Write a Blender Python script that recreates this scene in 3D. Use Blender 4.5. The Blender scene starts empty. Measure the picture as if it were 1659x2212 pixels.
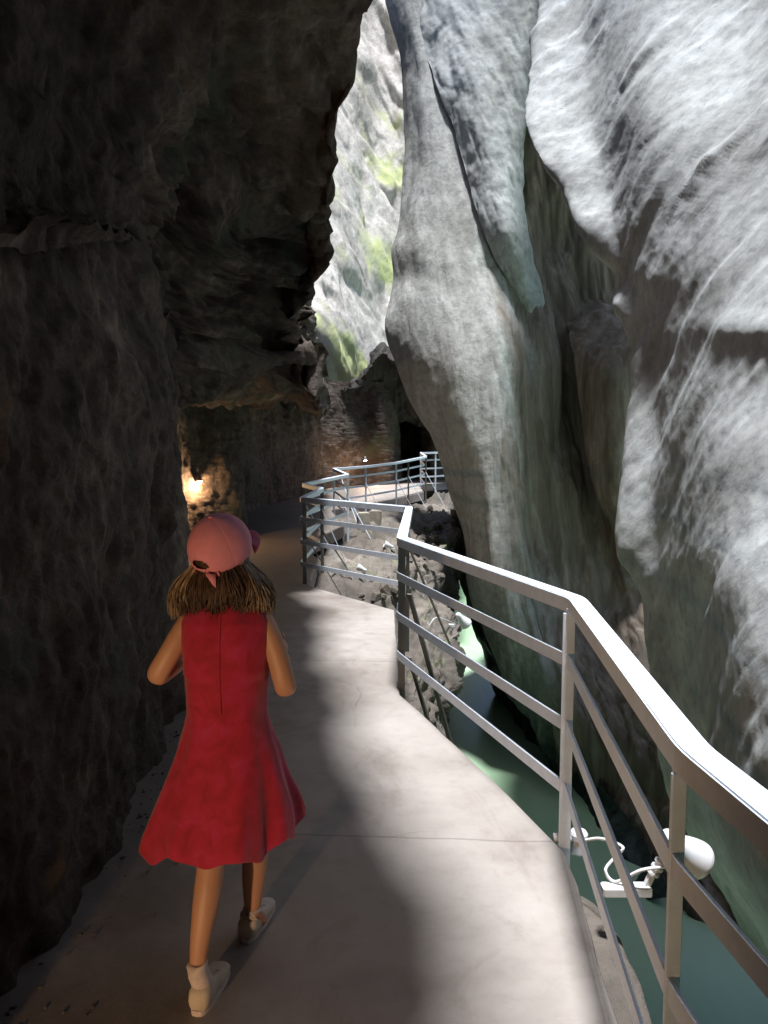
import bpy, bmesh, math, random
import numpy as np
from mathutils import Vector, Matrix, noise

# ------------------------------------------------------------------ camera
H = 1.58
PITCH = math.radians(4.9)
scn = bpy.context.scene
cam_d = bpy.data.cameras.new("camera")
cam = bpy.data.objects.new("camera", cam_d)
scn.collection.objects.link(cam)
cam.location = (0, 0, H)
cam.rotation_euler = (math.radians(90) - PITCH, 0, 0)
cam_d.sensor_fit = 'VERTICAL'
cam_d.sensor_height = 36.0
cam_d.lens = 27.03
cam_d.clip_start = 0.05
cam_d.clip_end = 400
scn.camera = cam

# ------------------------------------------------------------------ light
SUN_DIR = Vector((-0.03, 0.13, -1.0)).normalized()      # travel direction
world = bpy.data.worlds.new("World")
scn.world = world
world.use_nodes = True
nt = world.node_tree
bg = nt.nodes["Background"]
sky = nt.nodes.new("ShaderNodeTexSky")
sky.sky_type = 'NISHITA'
sky.sun_disc = False
sun_elev = math.asin(-SUN_DIR.z)
sun_az = math.atan2(-SUN_DIR.x, -SUN_DIR.y)
sky.sun_elevation = sun_elev
sky.sun_rotation = sun_az
sky.air_density = 1.0
sky.dust_density = 1.5
nt.links.new(sky.outputs[0], bg.inputs[0])
bg.inputs[1].default_value = 0.075

sd = bpy.data.lights.new("sun", 'SUN')
sd.energy = 5.0
sd.angle = math.radians(6)
sd.color = (0.96, 0.985, 1.0)
sun = bpy.data.objects.new("sun", sd)
scn.collection.objects.link(sun)
sun.rotation_euler = SUN_DIR.to_track_quat('-Z', 'Y').to_euler()
sun.location = (0, 0, 30)

scn.view_settings.view_transform = 'Standard'
scn.view_settings.look = 'None'
scn.view_settings.exposure = 1.05
scn.view_settings.gamma = 1.0
scn.cycles.max_bounces = 8
scn.cycles.diffuse_bounces = 3

# ------------------------------------------------------------------ helpers
F = 1661.0
def W(px, py, Y):
    """point seen at (px,py) of the 1659x2212 photograph at distance Y ahead of the camera"""
    u = (px - 829.5) / F; v = (py - 1106.0) / F
    dy = math.cos(PITCH) - v * math.sin(PITCH)
    dz = -math.sin(PITCH) - v * math.cos(PITCH)
    s = Y / dy
    return Vector((u * s, Y, H + dz * s))
def WZ(px, py, z):
    u = (px - 829.5) / F; v = (py - 1106.0) / F
    dy = math.cos(PITCH) - v * math.sin(PITCH)
    dz = -math.sin(PITCH) - v * math.cos(PITCH)
    s = (z - H) / dz
    return Vector((u * s, dy * s, z))

COL = scn.collection
V_ = lambda *a: Vector(a)
def tag(o, label=None, cat=None, group=None, kind=None):
    if label: o["label"] = label
    if cat: o["category"] = cat
    if group: o["group"] = group
    if kind: o["kind"] = kind
    return o
def link(name, me, mat=None, parent=None, smooth=False):
    o = bpy.data.objects.new(name, me)
    COL.objects.link(o)
    if mat: me.materials.append(mat)
    if parent is not None: o.parent = parent
    if smooth:
        me.polygons.foreach_set("use_smooth", [True] * len(me.polygons))
    return o
def empty(name, loc=(0, 0, 0)):
    o = bpy.data.objects.new(name, None)
    o.empty_display_size = 0.1
    COL.objects.link(o)
    o.location = loc
    return o
def setparent(o, p):
    """keep world coordinates of mesh data while parenting to an un-rotated empty"""
    o.parent = p
    o.matrix_parent_inverse = Matrix.Translation(-p.location)
class MB:
    def __init__(s): s.v = []; s.f = []
    def add(s, vs, fs):
        n = len(s.v); s.v += [tuple(v) for v in vs]; s.f += [tuple(i + n for i in f) for f in fs]
    def box(s, c, size, rot=None):
        R = rot or Matrix.Identity(3)
        c = Vector(c); vs = []
        for x in (-.5, .5):
            for y in (-.5, .5):
                for z in (-.5, .5):
                    vs.append(c + R @ Vector((x * size[0], y * size[1], z * size[2])))
        s.add(vs, [(0,1,3,2),(4,6,7,5),(0,4,5,1),(2,3,7,6),(0,2,6,4),(1,5,7,3)])
    def bar(s, a, b, w, t, up=Vector((0, 0, 1))):
        a = Vector(a); b = Vector(b); d = (b - a); L = d.length; d.normalize()
        x = d.cross(up)
        if x.length < 1e-4: x = Vector((1, 0, 0))
        x.normalize(); y = x.cross(d)
        R = Matrix((x, d, y)).transposed()
        s.box((a + b) / 2, (w, L, t), R)
    def tube(s, pts, r, n=10, cap=True):
        pts = [Vector(p) for p in pts]; rs = r if isinstance(r, (list, tuple)) else [r] * len(pts)
        ref = Vector((0.13, 0.3, 0.94)).normalized(); vs = []; fs = []
        for i, p in enumerate(pts):
            d = (pts[min(i + 1, len(pts) - 1)] - pts[max(i - 1, 0)]).normalized()
            x = d.cross(ref)
            if x.length < 1e-3: x = d.cross(Vector((1, 0, 0)))
            x.normalize(); y = d.cross(x)
            for k in range(n):
                a = 2 * math.pi * k / n
                vs.append(p + (x * math.cos(a) + y * math.sin(a)) * rs[i])
        for i in range(len(pts) - 1):
            for k in range(n):
                k2 = (k + 1) % n
                fs.append((i * n + k, i * n + k2, (i + 1) * n + k2, (i + 1) * n + k))
        if cap:
            fs.append(tuple(range(n))[::-1]); m = (len(pts) - 1) * n
            fs.append(tuple(m + k for k in range(n)))
        s.add(vs, fs)
    def sweep(s, pts, w, h, off=0.0, zoff=0.0, steps=3, bend=0.05):
        """rectangular section swept along a plan polyline with softly bent mitred corners"""
        P = [Vector(p) for p in pts]
        Q = [P[0]]
        for i in range(1, len(P) - 1):
            a, b, c = P[i - 1], P[i], P[i + 1]
            r = min(bend, (a - b).length * .3, (c - b).length * .3)
            p0 = b + (a - b).normalized() * r; p1 = b + (c - b).normalized() * r
            for k in range(steps + 1):
                t = k / steps
                Q.append(p0 * (1 - t) ** 2 + b * 2 * t * (1 - t) + p1 * t * t)
        Q.append(P[-1])
        vs = []; fs = []
        for i, p in enumerate(Q):
            d0 = (Q[i] - Q[max(i - 1, 0)]); d1 = (Q[min(i + 1, len(Q) - 1)] - Q[i])
            if d0.length < 1e-6: d0 = d1
            if d1.length < 1e-6: d1 = d0
            d0 = Vector((d0.x, d0.y, 0)).normalized(); d1 = Vector((d1.x, d1.y, 0)).normalized()
            n0 = Vector((-d0.y, d0.x, 0)); n1 = Vector((-d1.y, d1.x, 0))
            m = (n0 + n1).normalized(); k = 1 / max(0.45, m.dot(n0))
            for (a, b) in ((-w / 2, -h / 2), (w / 2, -h / 2), (w / 2, h / 2), (-w / 2, h / 2)):
                vs.append(p + m * (a + off) * k + Vector((0, 0, b + zoff)))
        for i in range(len(Q) - 1):
            for k in range(4):
                k2 = (k + 1) % 4
                fs.append((i * 4 + k, (i + 1) * 4 + k, (i + 1) * 4 + k2, i * 4 + k2))
        fs.append((0, 1, 2, 3)); e = (len(Q) - 1) * 4; fs.append((e + 3, e + 2, e + 1, e))
        s.add(vs, fs)
    def sphere(s, c, r, nu=16, nv=10, R=None):
        c = Vector(c); r = Vector((r, r, r)) if not hasattr(r, '__len__') else Vector(r); vs = []; fs = []
        for j in range(nv + 1):
            t = math.pi * j / nv
            for i in range(nu):
                p = 2 * math.pi * i / nu
                v = Vector((math.sin(t) * math.cos(p) * r.x, math.sin(t) * math.sin(p) * r.y, math.cos(t) * r.z))
                if R: v = R @ v
                vs.append(c + v)
        for j in range(nv):
            for i in range(nu):
                i2 = (i + 1) % nu
                fs.append((j * nu + i, (j + 1) * nu + i, (j + 1) * nu + i2, j * nu + i2))
        s.add(vs, fs)
    def lathe(s, prof, origin, axis, n=28):
        """prof: list of (r, t) along axis"""
        axis = Vector(axis).normalized(); x = axis.orthogonal().normalized(); y = axis.cross(x)
        o = Vector(origin); vs = []; fs = []
        for (r, t) in prof:
            for k in range(n):
                a = 2 * math.pi * k / n
                vs.append(o + axis * t + (x * math.cos(a) + y * math.sin(a)) * max(r, 1e-4))
        for i in range(len(prof) - 1):
            for k in range(n):
                k2 = (k + 1) % n
                fs.append((i * n + k, i * n + k2, (i + 1) * n + k2, (i + 1) * n + k))
        s.add(vs, fs)
    def build(s, name, mat=None, parent=None, smooth=False, bevel=0.0, angle=None):
        me = bpy.data.meshes.new(name)
        me.from_pydata(s.v, [], s.f)
        bm = bmesh.new(); bm.from_mesh(me)
        bmesh.ops.recalc_face_normals(bm, faces=bm.faces)
        if bevel:
            bmesh.ops.bevel(bm, geom=[e for e in bm.edges if len(e.link_faces) == 2 and e.calc_face_angle(0) > 0.6], offset=bevel, segments=2, affect='EDGES', clamp_overlap=True)
        bm.to_mesh(me); bm.free()
        o = link(name, me, mat, None, smooth)
        if parent is not None: setparent(o, parent)
        if smooth and angle:
            me.set_sharp_from_angle(angle=angle)
        return o

# ---- vectorised noise
_rs = np.random.RandomState(11)
_perm = np.concatenate([_rs.permutation(256)] * 3)
_grad = _rs.normal(size=(256, 3)); _grad /= np.linalg.norm(_grad, axis=1)[:, None]
def pn(P):
    Pi = np.floor(P).astype(np.int64); Pf = P - Pi
    u = Pf * Pf * Pf * (Pf * (Pf * 6 - 15) + 10)
    out = 0
    for dx in (0, 1):
        wx = u[..., 0] if dx else 1 - u[..., 0]
        for dy in (0, 1):
            wy = u[..., 1] if dy else 1 - u[..., 1]
            for dz in (0, 1):
                wz = u[..., 2] if dz else 1 - u[..., 2]
                h = _perm[(_perm[(_perm[(Pi[..., 0] + dx) & 255] + Pi[..., 1] + dy) & 255] + Pi[..., 2] + dz) & 255]
                g = _grad[h]
                d = g[..., 0] * (Pf[..., 0] - dx) + g[..., 1] * (Pf[..., 1] - dy) + g[..., 2] * (Pf[..., 2] - dz)
                out = out + wx * wy * wz * d
    return out * 1.5
def fbm(P, o=4, gain=.5, seed=0.):
    a = 1.; s = 0; P = P + seed
    for i in range(o):
        s = s + a * pn(P); P = P * 2.03 + 7.1; a *= gain
    return s
def ridged(P, o=4, gain=.5, seed=0.):
    a = 1.; s = 0; P = P + seed
    for i in range(o):
        s = s + a * (1 - 2 * np.abs(pn(P))); P = P * 2.07 + 3.7; a *= gain
    return s
def cell(P, seed=0.):
    """worley F1 and F2"""
    P = P + seed
    Pi = np.floor(P).astype(np.int64); f1 = np.full(P.shape[:-1], 9.); f2 = f1.copy()
    for dx in (-1, 0, 1):
        for dy in (-1, 0, 1):
            for dz in (-1, 0, 1):
                q = Pi + np.array([dx, dy, dz])
                h = _perm[(_perm[(_perm[q[..., 0] & 255] + q[..., 1]) & 255] + q[..., 2]) & 255]
                pt = q + (_grad[h] * .5 + .5)
                d = np.sqrt(((P - pt) ** 2).sum(-1))
                m = d < f1
                f2 = np.where(m, f1, np.minimum(f2, d)); f1 = np.where(m, d, f1)
    return f1, f2

def facet(P, tilt=1., seed=0., warp=.15, k=26.):
    """blocky fracture planes: each cell is its own tilted plane"""
    P = P + seed
    P = P + warp * np.stack([pn(P * 1.7), pn(P * 1.7 + 9.), pn(P * 1.7 + 19.)], -1)
    Pi = np.floor(P).astype(np.int64); ws = np.full(P.shape[:-1], 1e-9); out = np.zeros(P.shape[:-1])
    for dx in (-1, 0, 1):
        for dy in (-1, 0, 1):
            for dz in (-1, 0, 1):
                q = Pi + np.array([dx, dy, dz])
                h = _perm[(_perm[(_perm[q[..., 0] & 255] + q[..., 1]) & 255] + q[..., 2]) & 255]
                pt = q + (_grad[h] * .5 + .5)
                v = P - pt; d = np.sqrt((v ** 2).sum(-1)); w = np.exp(-k * d)
                val = (_grad[(h * 7 + 3) & 255] * v).sum(-1) * tilt + (_grad[(h * 5 + 1) & 255][..., 0]) * .35
                out = out + w * val; ws = ws + w
    return out / ws
CAM = np.array([0, 0, H])
def catmull(A, counts, mode):
    """A (n, m, 3) interpolated along axis 0"""
    n = len(A); out = []
    for i in range(n - 1):
        p1, p2 = A[i], A[i + 1]
        p0 = A[i - 1] if i > 0 else 2 * p1 - p2
        p3 = A[i + 2] if i + 2 < n else 2 * p2 - p1
        for k in range(counts[i]):
            t = k / counts[i]
            # centripetal-ish: limited tangents to avoid overshoot
            L = np.linalg.norm(p2 - p1, axis=-1, keepdims=True)
            m1 = (p2 - p0) / 2; m2 = (p3 - p1) / 2
            l1 = np.linalg.norm(m1, axis=-1, keepdims=True) + 1e-9; l2 = np.linalg.norm(m2, axis=-1, keepdims=True) + 1e-9
            m1 = m1 * np.minimum(1, mode * L / l1); m2 = m2 * np.minimum(1, mode * L / l2)
            out.append((2*t**3-3*t**2+1)*p1 + (t**3-2*t**2+t)*m1 + (-2*t**3+3*t**2)*p2 + (t**3-t**2)*m2)
    out.append(A[-1])
    return np.array(out)
def weights(A, total):
    d = np.linalg.norm(A[1:] - A[:-1], axis=-1)
    r = np.linalg.norm((A[1:] + A[:-1]) / 2 - CAM, axis=-1)
    w = (d / np.maximum(r, 1.2)).max(axis=1)
    return [max(3, int(round(total * x / w.sum()))) for x in w]
def sheet(name, rows, nu, nv, disp, mat, flip=False, mode=.9):
    A = np.array([[tuple(p) for p in r] for r in rows], dtype=float)
    B = catmull(A, weights(A, nv), mode)
    C = np.swapaxes(B, 0, 1)
    C = catmull(C, weights(C, nu), mode)
    G = np.swapaxes(C, 0, 1)
    du = np.gradient(G, axis=1); dv = np.gradient(G, axis=0)
    N = np.cross(du, dv); N /= (np.linalg.norm(N, axis=-1, keepdims=True) + 1e-9)
    # orient towards the camera side on average
    if flip: N = -N
    G = G + N * disp(G)[..., None]
    nvv, nuu = G.shape[:2]
    me = bpy.data.meshes.new(name)
    idx = np.arange(nvv * nuu).reshape(nvv, nuu)
    q = np.stack([idx[:-1, :-1], idx[:-1, 1:], idx[1:, 1:], idx[1:, :-1]], -1).reshape(-1, 4)
    if flip: q = q[:, ::-1]
    me.vertices.add(nvv * nuu); me.vertices.foreach_set("co", G.reshape(-1).astype(np.float32))
    me.loops.add(q.size); me.loops.foreach_set("vertex_index", q.reshape(-1).astype(np.int32))
    me.polygons.add(len(q)); me.polygons.foreach_set("loop_start", np.arange(0, q.size, 4, dtype=np.int32))
    me.polygons.foreach_set("use_smooth", np.ones(len(q), dtype=bool))
    me.update(calc_edges=True); me.validate()
    o = link(name, me, mat)
    o["kind"] = "structure"
    return o

# ------------------------------------------------------------------ materials
def newmat(name):
    m = bpy.data.materials.new(name); m.use_nodes = True
    t = m.node_tree; b = t.nodes["Principled BSDF"]
    return m, t, b
class N:
    def __init__(s, t): s.t = t
    def n(s, kind, **kw):
        x = s.t.nodes.new(kind)
        for k, v in kw.items():
            if k.startswith('_'): setattr(x, k[1:], v)
            else: x.inputs[k].default_value = v
        return x
    def l(s, a, b): s.t.links.new(a, b)
def ramp(g, fac, stops):
    r = g.n("ShaderNodeValToRGB")
    e = r.color_ramp.elements
    while len(e) < len(stops): e.new(.5)
    for i, (p, c) in enumerate(stops):
        e[i].position = p; e[i].color = (*c, 1) if len(c) == 3 else c
    g.l(fac, r.inputs[0]); return r.outputs[0]
def coords(g, scale=(1, 1, 1), rot=(0, 0, 0)):
    """object coordinates, turned first and then stretched"""
    tc = g.n("ShaderNodeTexCoord"); v = tc.outputs['Object']
    if any(rot):
        m1 = g.n("ShaderNodeMapping"); m1.inputs['Rotation'].default_value = rot; g.l(v, m1.inputs[0]); v = m1.outputs[0]
    mp = g.n("ShaderNodeMapping"); mp.inputs['Scale'].default_value = scale
    g.l(v, mp.inputs[0]); return mp.outputs[0]
def nz(g, vec, scale, detail=6, rough=.6, dist=0.0):
    n = g.n("ShaderNodeTexNoise", Scale=scale, Detail=detail, Roughness=rough, Distortion=dist)
    g.l(vec, n.inputs['Vector']); return n.outputs['Fac']
def mix(g, fac, a, b, mode='MIX'):
    m = g.n("ShaderNodeMix"); m.data_type = 'RGBA'; m.blend_type = mode
    if hasattr(fac, 'links') or not isinstance(fac, (int, float)): g.l(fac, m.inputs[0])
    else: m.inputs[0].default_value = fac
    for v, i in ((a, 6), (b, 7)):
        if isinstance(v, tuple): m.inputs[i].default_value = (*v, 1)
        else: g.l(v, m.inputs[i])
    return m.outputs[2]
def math_(g, op, a, b=0.0, clamp=False):
    m = g.n("ShaderNodeMath"); m.operation = op; m.use_clamp = clamp
    for v, i in ((a, 0), (b, 1)):
        if isinstance(v, (int, float)): m.inputs[i].default_value = v
        else: g.l(v, m.inputs[i])
    return m.outputs[0]

def rock_mat(name, light, mid, dark, streak=(1.6, 1.6, .16), rot=(0, 0, 0), moss=None, moss_amt=.0, wet=True, moss_scale=.8, contrast=1.0,
             bumpd=.03, fine=14., stain=(.10, .08, .06), stain_amt=.5, rough=.85, pits=True, bstr=.9):
    m, t, b = newmat(name); g = N(t)
    c = coords(g); cs = coords(g, streak, rot)
    n1 = nz(g, c, .55, 8, .62, .6)
    n2 = nz(g, cs, 1.3, 8, .65, .8)
    n3 = nz(g, c, 7., 8, .7)
    base = ramp(g, n1, [(.30, dark), (.5, mid), (.68, light)])
    st = ramp(g, n2, [(.34, (0, 0, 0)), (.50, (.35, .35, .35)), (.72, (1, 1, 1))])
    base = mix(g, math_(g, 'MULTIPLY', math_(g, 'SUBTRACT', 1.0, st), stain_amt, True), base, stain)
    fineC = ramp(g, n3, [(.32, (max(.2, .55 / contrast),) * 3), (.5, (.92, .92, .92)), (.65, (1.12 * contrast, 1.1 * contrast, 1.08 * contrast))])
    base = mix(g, .75, base, fineC, 'MULTIPLY')
    if moss:
        nm = nz(g, c, moss_scale, 8, .65, 1.)
        fm = ramp(g, nm, [(.62 - moss_amt, (0, 0, 0)), (.72 - moss_amt, (1, 1, 1))])
        base = mix(g, fm, base, moss)
    if pits:
        np_ = nz(g, coords(g, (1.3, 1.3, .7)), 3.1, 6, .6, .4)
        fp = ramp(g, np_, [(.30, (1, 1, 1)), (.345, (0, 0, 0))])
        base = mix(g, math_(g, 'MULTIPLY', fp, .6), base, tuple(x * .45 for x in mid))
        fp2 = ramp(g, nz(g, coords(g, (1, 1, .8)), 17., 3, .55, .6), [(.27, (1, 1, 1)), (.31, (0, 0, 0))])
        msk = ramp(g, nz(g, c, 1.3, 4, .6), [(.42, (0, 0, 0)), (.56, (1, 1, 1))])
        base = mix(g, math_(g, 'MULTIPLY', math_(g, 'MULTIPLY', fp2, msk), .75), base, tuple(x * .35 for x in mid))
    roughv = rough
    if wet:
        geo = g.n("ShaderNodeNewGeometry"); sp = g.n("ShaderNodeSeparateXYZ"); g.l(geo.outputs['Position'], sp.inputs[0])
        zz = math_(g, 'ADD', sp.outputs['Z'], math_(g, 'MULTIPLY', math_(g, 'SUBTRACT', n1, .5), 2.4))
        fw = g.n("ShaderNodeMapRange"); fw.inputs[1].default_value = -2.2; fw.inputs[2].default_value = -3.4
        fw.inputs[3].default_value = 0; fw.inputs[4].default_value = 1
        g.l(zz, fw.inputs[0])
        wetc = ramp(g, n3, [(.3, (.012, .02, .016)), (.6, (.03, .05, .04)), (.8, (.10, .11, .08))])
        base = mix(g, fw.outputs[0], base, wetc)
        rr = g.n("ShaderNodeMapRange"); g.l(fw.outputs[0], rr.inputs[0]); rr.inputs[3].default_value = rough; rr.inputs[4].default_value = .45
        g.l(rr.outputs[0], b.inputs['Roughness'])
    else:
        b.inputs['Roughness'].default_value = rough
    g.l(base, b.inputs['Base Color'])
    # bump
    nb = nz(g, c, fine, 10, .72); nb2 = nz(g, coords(g, tuple(max(.42, min(1.4, x * 1.1)) for x in streak), rot), 3.6, 9, .68, .5)
    vo = g.n("ShaderNodeTexVoronoi", Scale=5.5); vo.feature = 'F1'; g.l(c, vo.inputs['Vector'])
    hgt = math_(g, 'ADD', math_(g, 'MULTIPLY', nb, .45), math_(g, 'ADD', nb2, math_(g, 'MULTIPLY', vo.outputs['Distance'], .12)))
    bp = g.n("ShaderNodeBump", Strength=bstr, Distance=bumpd); g.l(hgt, bp.inputs['Height'])
    g.l(bp.outputs[0], b.inputs['Normal'])
    b.inputs['Specular IOR Level'].default_value = .3
    return m

M = {}
M['right'] = rock_mat('pale_limestone', (.50, .525, .54), (.44, .46, .475), (.31, .315, .31), streak=(1.0, .22, 1.3), rot=(.72, 0, 0),
                      stain=(.20, .195, .18), stain_amt=.6, bumpd=.016, bstr=.6, moss=(.25, .28, .20), moss_amt=-.09)
M['column'] = rock_mat('smooth_limestone', (.60, .61, .59), (.50, .50, .48), (.36, .35, .33), streak=(1.5, 1.5, .10),
                       stain=(.15, .13, .11), stain_amt=.6, bumpd=.02)
def stained_slab():
    m = rock_mat('smooth_limestone_slab', (.52, .53, .52), (.45, .455, .44), (.31, .305, .29), streak=(1.5, 1.5, .10), stain=(.13, .115, .10), stain_amt=.55, bumpd=.03)
    t = m.node_tree; g = N(t); b = t.nodes['Principled BSDF']
    old = b.inputs['Base Color'].links[0].from_socket
    # brown mineral stain covering the right hand part of the slab, with streaked edges
    geo = g.n("ShaderNodeNewGeometry"); sp = g.n("ShaderNodeSeparateXYZ"); g.l(geo.outputs['Position'], sp.inputs[0])
    n1 = nz(g, coords(g, (1.6, 1.6, .12)), 1.2, 7, .65, .6)
    v = math_(g, 'ADD', sp.outputs['X'], math_(g, 'MULTIPLY', math_(g, 'MINIMUM', math_(g, 'SUBTRACT', sp.outputs['Z'], 1.0), 0.0), .22))
    v = math_(g, 'ADD', v, math_(g, 'MULTIPLY', math_(g, 'SUBTRACT', n1, .5), 3.4))
    mr = g.n("ShaderNodeMapRange"); mr.inputs[1].default_value = 2.1; mr.inputs[2].default_value = 2.9; g.l(v, mr.inputs[0])
    n2 = nz(g, coords(g, (2.2, 2.2, .16)), 1.6, 8, .7, .6)
    br = ramp(g, n2, [(.3, (.07, .052, .038)), (.5, (.15, .118, .09)), (.68, (.27, .235, .195))])
    g.l(mix(g, math_(g, 'MULTIPLY', mr.outputs[0], .92), old, br), b.inputs['Base Color'])
    return m
M['slab'] = stained_slab()
M['bay'] = rock_mat('brown_limestone', (.24, .22, .19), (.15, .135, .115), (.08, .07, .06), streak=(2.2, 2.2, .14), rot=(0, -.18, 0),
                    stain=(.05, .042, .036), stain_amt=.8, bumpd=.03)
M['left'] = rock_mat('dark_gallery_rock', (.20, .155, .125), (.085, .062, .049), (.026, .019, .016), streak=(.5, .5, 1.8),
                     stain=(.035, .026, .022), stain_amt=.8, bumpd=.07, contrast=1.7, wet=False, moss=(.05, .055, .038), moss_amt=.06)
M['black'] = rock_mat('black_shade_rock', (.075, .065, .055), (.045, .038, .034), (.022, .02, .018), streak=(.6, .6, 1.8), stain=(.02, .016, .014), stain_amt=.5, bumpd=.04, wet=False)  # near-black colour puts the far overhang's shade into the rock itself
M['far'] = rock_mat('mossy_far_rock', (.60, .575, .54), (.50, .47, .44), (.34, .315, .29), streak=(1.4, 1.4, .3), rot=(0, -.5, 0),
                    stain=(.2, .17, .16), stain_amt=.5, moss=(.36, .39, .19), moss_amt=.13, moss_scale=.16, bumpd=.06, fine=3., wet=False, bstr=.6)
M['bank'] = rock_mat('bank_rock', (.27, .235, .20), (.15, .127, .108), (.06, .05, .043), streak=(1, 1, 1),
                     stain=(.07, .06, .05), stain_amt=.6, moss=(.16, .19, .09), moss_amt=.03, bumpd=.05)

def metal(name, col, rough=.42):
    m, t, b = newmat(name); g = N(t); c = coords(g)
    n = nz(g, c, 14, 6, .65); n2 = nz(g, c, 2.2, 5, .6)
    base = ramp(g, n, [(.3, tuple(x * .86 for x in col)), (.6, col)])
    rust = ramp(g, nz(g, c, 6., 9, .75, .3), [(.70, (0, 0, 0)), (.76, (1, 1, 1))])
    base = mix(g, math_(g, 'MULTIPLY', rust, .55), base, (.16, .10, .07))
    g.l(base, b.inputs['Base Color'])
    b.inputs['Metallic'].default_value = 0.0
    b.inputs['Roughness'].default_value = rough
    bp = g.n("ShaderNodeBump", Strength=.25, Distance=.002); g.l(n, bp.inputs['Height']); g.l(bp.outputs[0], b.inputs['Normal'])
    return m
M['rail'] = metal('galvanised_steel', (.66, .72, .82))
M['darkrail'] = metal('dark_shaded_steel', (.13, .115, .105), .55)  # dark steel; on the railing posts the tone stands in for their shade
M['white'] = metal('white_enamel', (.58, .58, .60), .35)
def plain(name, col, rough=.6, **kw):
    m, t, b = newmat(name); g = N(t); c = coords(g)
    n = nz(g, c, kw.get('scale', 20), 5, .6)
    base = ramp(g, n, [(.3, tuple(x * kw.get('lo', .75) for x in col)), (.65, col)])
    g.l(base, b.inputs['Base Color']); b.inputs['Roughness'].default_value = rough
    bp = g.n("ShaderNodeBump", Strength=.3, Distance=kw.get('bump', .002)); g.l(n, bp.inputs['Height']); g.l(bp.outputs[0], b.inputs['Normal'])
    return m
def emis(name, col, s):
    m, t, b = newmat(name)
    b.inputs['Base Color'].default_value = (*col, 1)
    b.inputs['Emission Color'].default_value = (*col, 1); b.inputs['Emission Strength'].default_value = s
    return m

# concrete walkway
m, t, b = newmat('worn_concrete'); g = N(t); c = coords(g)
n1 = nz(g, c, 1.1, 7, .6, .5); n2 = nz(g, c, 9, 9, .7); n3 = nz(g, c, 60, 4, .6)
base = ramp(g, n1, [(.3, (.20, .172, .156)), (.5, (.27, .24, .222)), (.7, (.305, .277, .26))])
base = mix(g, .55, base, ramp(g, n2, [(.28, (.72, .70, .68)), (.5, (.97, .96, .95)), (.7, (1.06, 1.05, 1.04))]), 'MULTIPLY')
base = mix(g, .8, base, ramp(g, nz(g, coords(g, (1, .6, 1)), 2.6, 9, .72, 1.2), [(.34, (.80, .77, .75)), (.46, (1, 1, 1))]), 'MULTIPLY')
spot = ramp(g, nz(g, c, 5.2, 3, .5), [(.70, (0, 0, 0)), (.74, (1, 1, 1))])
base = mix(g, math_(g, 'MULTIPLY', spot, .3), base, (.20, .15, .12))
geo = g.n("ShaderNodeNewGeometry"); sp = g.n("ShaderNodeSeparateXYZ"); g.l(geo.outputs['Position'], sp.inputs[0])
# muddy brown painted in to deepen the shade along the walkway's inner side
shade_ = g.n("ShaderNodeMapRange"); shade_.inputs[1].default_value = -.25; shade_.inputs[2].default_value = -.95
g.l(math_(g, 'ADD', sp.outputs['X'], math_(g, 'MULTIPLY', math_(g, 'SUBTRACT', nz(g, c, 1.6, 7, .65, .4), .5), 1.3)), shade_.inputs[0])
base = mix(g, math_(g, 'MULTIPLY', shade_.outputs[0], .75), base, ramp(g, n2, [(.3, (.055, .042, .034)), (.7, (.115, .088, .07))]))
yy = math_(g, 'ADD', math_(g, 'ADD', sp.outputs['Y'], math_(g, 'MULTIPLY', sp.outputs['X'], .06)), math_(g, 'MULTIPLY', nz(g, c, 5, 4, .6), .03))
jt = math_(g, 'ABSOLUTE', math_(g, 'SUBTRACT', math_(g, 'MODULO', math_(g, 'ADD', yy, 20.0), 2.55), 0.06))
jf = math_(g, 'LESS_THAN', jt, .006)
base = mix(g, math_(g, 'MULTIPLY', jf, .38), base, (.07, .055, .048))
vc = g.n("ShaderNodeTexVoronoi", Scale=.55); vc.feature = 'DISTANCE_TO_EDGE'
mpv = g.n("ShaderNodeVectorMath"); mpv.operation = 'ADD'; nzv = g.n("ShaderNodeTexNoise", Scale=2.5, Detail=5); g.l(c, nzv.inputs['Vector']); g.l(c, mpv.inputs[0])
sc_ = g.n("ShaderNodeVectorMath"); sc_.operation = 'SCALE'; sc_.inputs['Scale'].default_value = .35; g.l(nzv.outputs['Color'], sc_.inputs[0]); g.l(sc_.outputs[0], mpv.inputs[1]); g.l(mpv.outputs[0], vc.inputs['Vector'])
cf = math_(g, 'MULTIPLY', math_(g, 'LESS_THAN', vc.outputs['Distance'], .0022), ramp(g, nz(g, c, .8, 3), [(.5, (0, 0, 0)), (.6, (.6, .6, .6))]))
base = mix(g, cf, base, (.06, .05, .045))
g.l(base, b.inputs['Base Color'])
g.l(ramp(g, n1, [(.3, (.5, .5, .5)), (.7, (.8, .8, .8))]), b.inputs['Roughness'])
bp = g.n("ShaderNodeBump", Strength=.5, Distance=.006); g.l(math_(g, 'ADD', n2, math_(g, 'MULTIPLY', n3, .35)), bp.inputs['Height']); g.l(bp.outputs[0], b.inputs['Normal'])
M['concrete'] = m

# milky glacier river
m, t, b = newmat('milky_river'); g = N(t); c = coords(g, (1, .35, 1))
n1 = nz(g, c, .5, 4, .5, .8); n2 = nz(g, c, 2.0, 5, .55, .5)
g.l(ramp(g, n1, [(.3, (.26, .41, .24)), (.7, (.42, .56, .40))]), b.inputs['Base Color'])
b.inputs['Roughness'].default_value = .22
b.inputs['Specular IOR Level'].default_value = .32
bp = g.n("ShaderNodeBump", Strength=.12, Distance=.05); g.l(n2, bp.inputs['Height']); g.l(bp.outputs[0], b.inputs['Normal'])
M['water'] = m

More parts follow.
